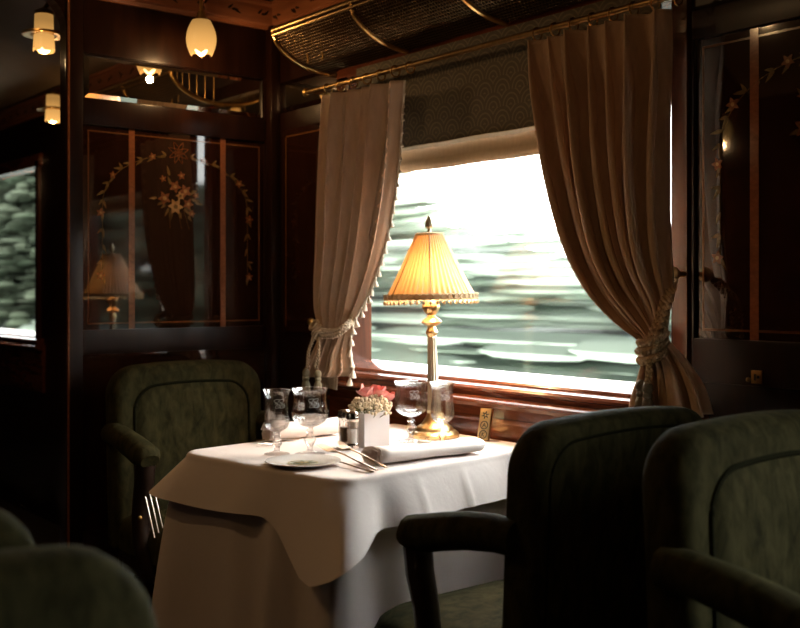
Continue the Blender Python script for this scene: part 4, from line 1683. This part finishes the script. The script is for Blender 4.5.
# end closing
mb = MB()
for j in range(1, 9):
    y, z = sect(j / 9)
    mb.sweep([(xs0, y, z), (xs0, y, zf)], .0016, 4)
lpart(mb, 'end_grille', 'brass_dark')
for hx in (.045, .085):
    lpart(MB().sweep([Vector((xs0 + hx * 1.6, YW - .15 + hx * .2, 1.80 - .012 * sin(q * 1.0) + .01 * cos(q))) + Vector((.006 * sin(q), 0, 0)) for q in (i / 8 * PI for i in range(9))], .0025, 6), 'hook', 'brass')

# ============================================================ CEILING AND WALL LAMPS
def point(parent, loc, energy, col=(1, .60, .27), size=.011):
    pl = bpy.data.lights.new('lamp_light', 'POINT')
    pl.energy = energy
    pl.color = col
    pl.shadow_soft_size = size
    po = bpy.data.objects.new('lamp_light', pl)
    COL.objects.link(po)
    po.parent = parent
    po.location = loc


def tulip(pos, label, power):
    t = thing('tulip_lamp', label, 'lamp', pos, 0, None)
    # fluted petal glass open at the bottom; bulb inside; brass gallery and arm above
    n, seg = 12, 48
    rows = []
    for i in range(n):
        f = i / (n - 1)
        r = .016 + .027 * sin(PI * min(1, .12 + .66 * f)) ** .9
        row = []
        for k in range(seg):
            a = 2 * PI * k / seg
            pet = abs(cos(a * 3))
            z = .048 - .092 * f - .012 * f * f * (1 - pet)
            rr = r * (1 + .06 * f * pet)
            row.append(Vector((rr * cos(a), rr * sin(a), z)))
        rows.append(row)
    MB().grid(rows, True).build('tulip_shade', 'tulip', t, ang=None)
    MB().ball((0, 0, -.033), .0200, 12, 8, (1, 1, 1.2)).build('bulb', 'bulb', t)
    MB().lathe([(.0, .078), (.009, .076), (.013, .066), (.015, .056), (.019, .050), (.019, .044), (.0, .044)], 18).build('gallery', 'brass', t)
    MB().sweep([(0, 0, .07), (0, 0, .13), (-.02, 0, .16), (-.08, 0, .165), (-.140, 0, .155)], .0055, 8).build('arm', 'brass', t)
    point(t, (0, 0, -.072), power)
    return t


tulip((-2.79, 1.488, 1.872), 'lit tulip glass lamp hanging before the inlaid partition', 3.0)
tulip((-2.79, -.43, 1.85), 'lit tulip glass lamp on the opposite side of the car', 3.0)


def ring_lamp(pos, label, power, ceil=None, first=[]):
    t = thing('ring_lamp', label, 'lamp', pos)
    MB().lathe([(.0275, .070), (.0285, .02), (.0275, .016)], 24, caps=False).build('glass_cylinder', 'tulip', t, ang=None)
    MB().lathe([(.0275, .012), (.062, .006), (.066, .008), (.066, .013), (.060, .014), (.0275, .020)], 36, closed=True).build('brass_ring', 'brass', t)
    rows = []
    for i in range(6):
        f = i / 5
        rows.append([Vector(((.030 + .002 * f) * cos(a), (.030 + .002 * f) * sin(a), .008 - .042 * f - .008 * (f > .9) * (abs(cos(3 * a)) > .5))) for a in (2 * PI * k / 36 for k in range(36))])
    MB().grid(rows, True).build('lower_glass', 'tulip', t, ang=None)
    MB().ball((0, 0, -.022), .024, 12, 8, (1, 1, 1.1)).build('bulb', 'bulb', t)
    if isinstance(ceil, tuple):        # bracket arm out to a wall
        ax, ay = ceil
        MB().lathe([(.026, .069), (.029, .071), (.029, .080), (.010, .090), (.0, .092)], 20).build('cap', 'brass_dark', t)
        MB().sweep([(0, 0, .086), (ax * .2, ay * .2, .100), (ax * .6, ay * .6, .104), (ax, ay, .100)], .006, 8).build('arm', 'brass_dark', t)
    else:
        top = ceil - pos[2]
        MB().lathe([(.026, .069), (.029, .071), (.029, .080), (.010, .090), (.006, .095), (.006, top - .01), (.03, top - .004), (.03, top)], 20).build('stem', 'brass_dark', t)
    point(t, (0, 0, -.064), power)
    return t


p = EYE + ray(44, 38) * 3.18
ring_lamp(p, 'lit glass lamp with brass ring beyond the doorway, nearer one', 2.5, (XL - PT - p.x, .02))
p = EYE + ray(53, 112) * 4.42
ring_lamp(p, 'lit glass lamp with brass ring beyond the doorway, farther and lower one', 2.5, (0, YW - p.y))
ring_lamp((-2.3, 0.0, 2.24), 'lit ceiling lamp over the aisle, mirrored in the right panel', 7.0, 2.42)
ring_lamp((-0.3, 0.45, 2.22), 'unseen lamp added over the aisle to light the right curtain', 1.8, 2.43)  # added lamp out of view, brightens the right curtain

# small brass latch on the right-hand wall
q = at_y(757, 377, YW - .012)
lt = thing('brass_latch', 'small square brass latch plate below the right marquetry panel', 'latch', q)
MB().box((-.012, -.002, -.013), (.012, .010, .013), .001).build('latch_plate', 'brass', lt)
MB().sweep([(-.003, -.003, -.007), (-.003, -.003, .006)], .002, 5).build('keyhole', 'ink', lt)
MB().ball((.004, -.003, 0), .003, 8, 6).build('screw', 'ink', lt)
MB().ball((-.017, -.004, -.006), .005, 8, 6).build('stud', 'brass_dark', lt)

# unseen curtains added at the next window right, cutting its light on the chairs
nc = copy_tree(lc)
nc.location.x += 1.80
nc['label'] = 'unseen sand curtain added at the next window along to block its light'
nr = copy_tree(rc)
nr.location.x += 1.80
nr['label'] = 'unseen taupe curtain added at the far side of the next window along'
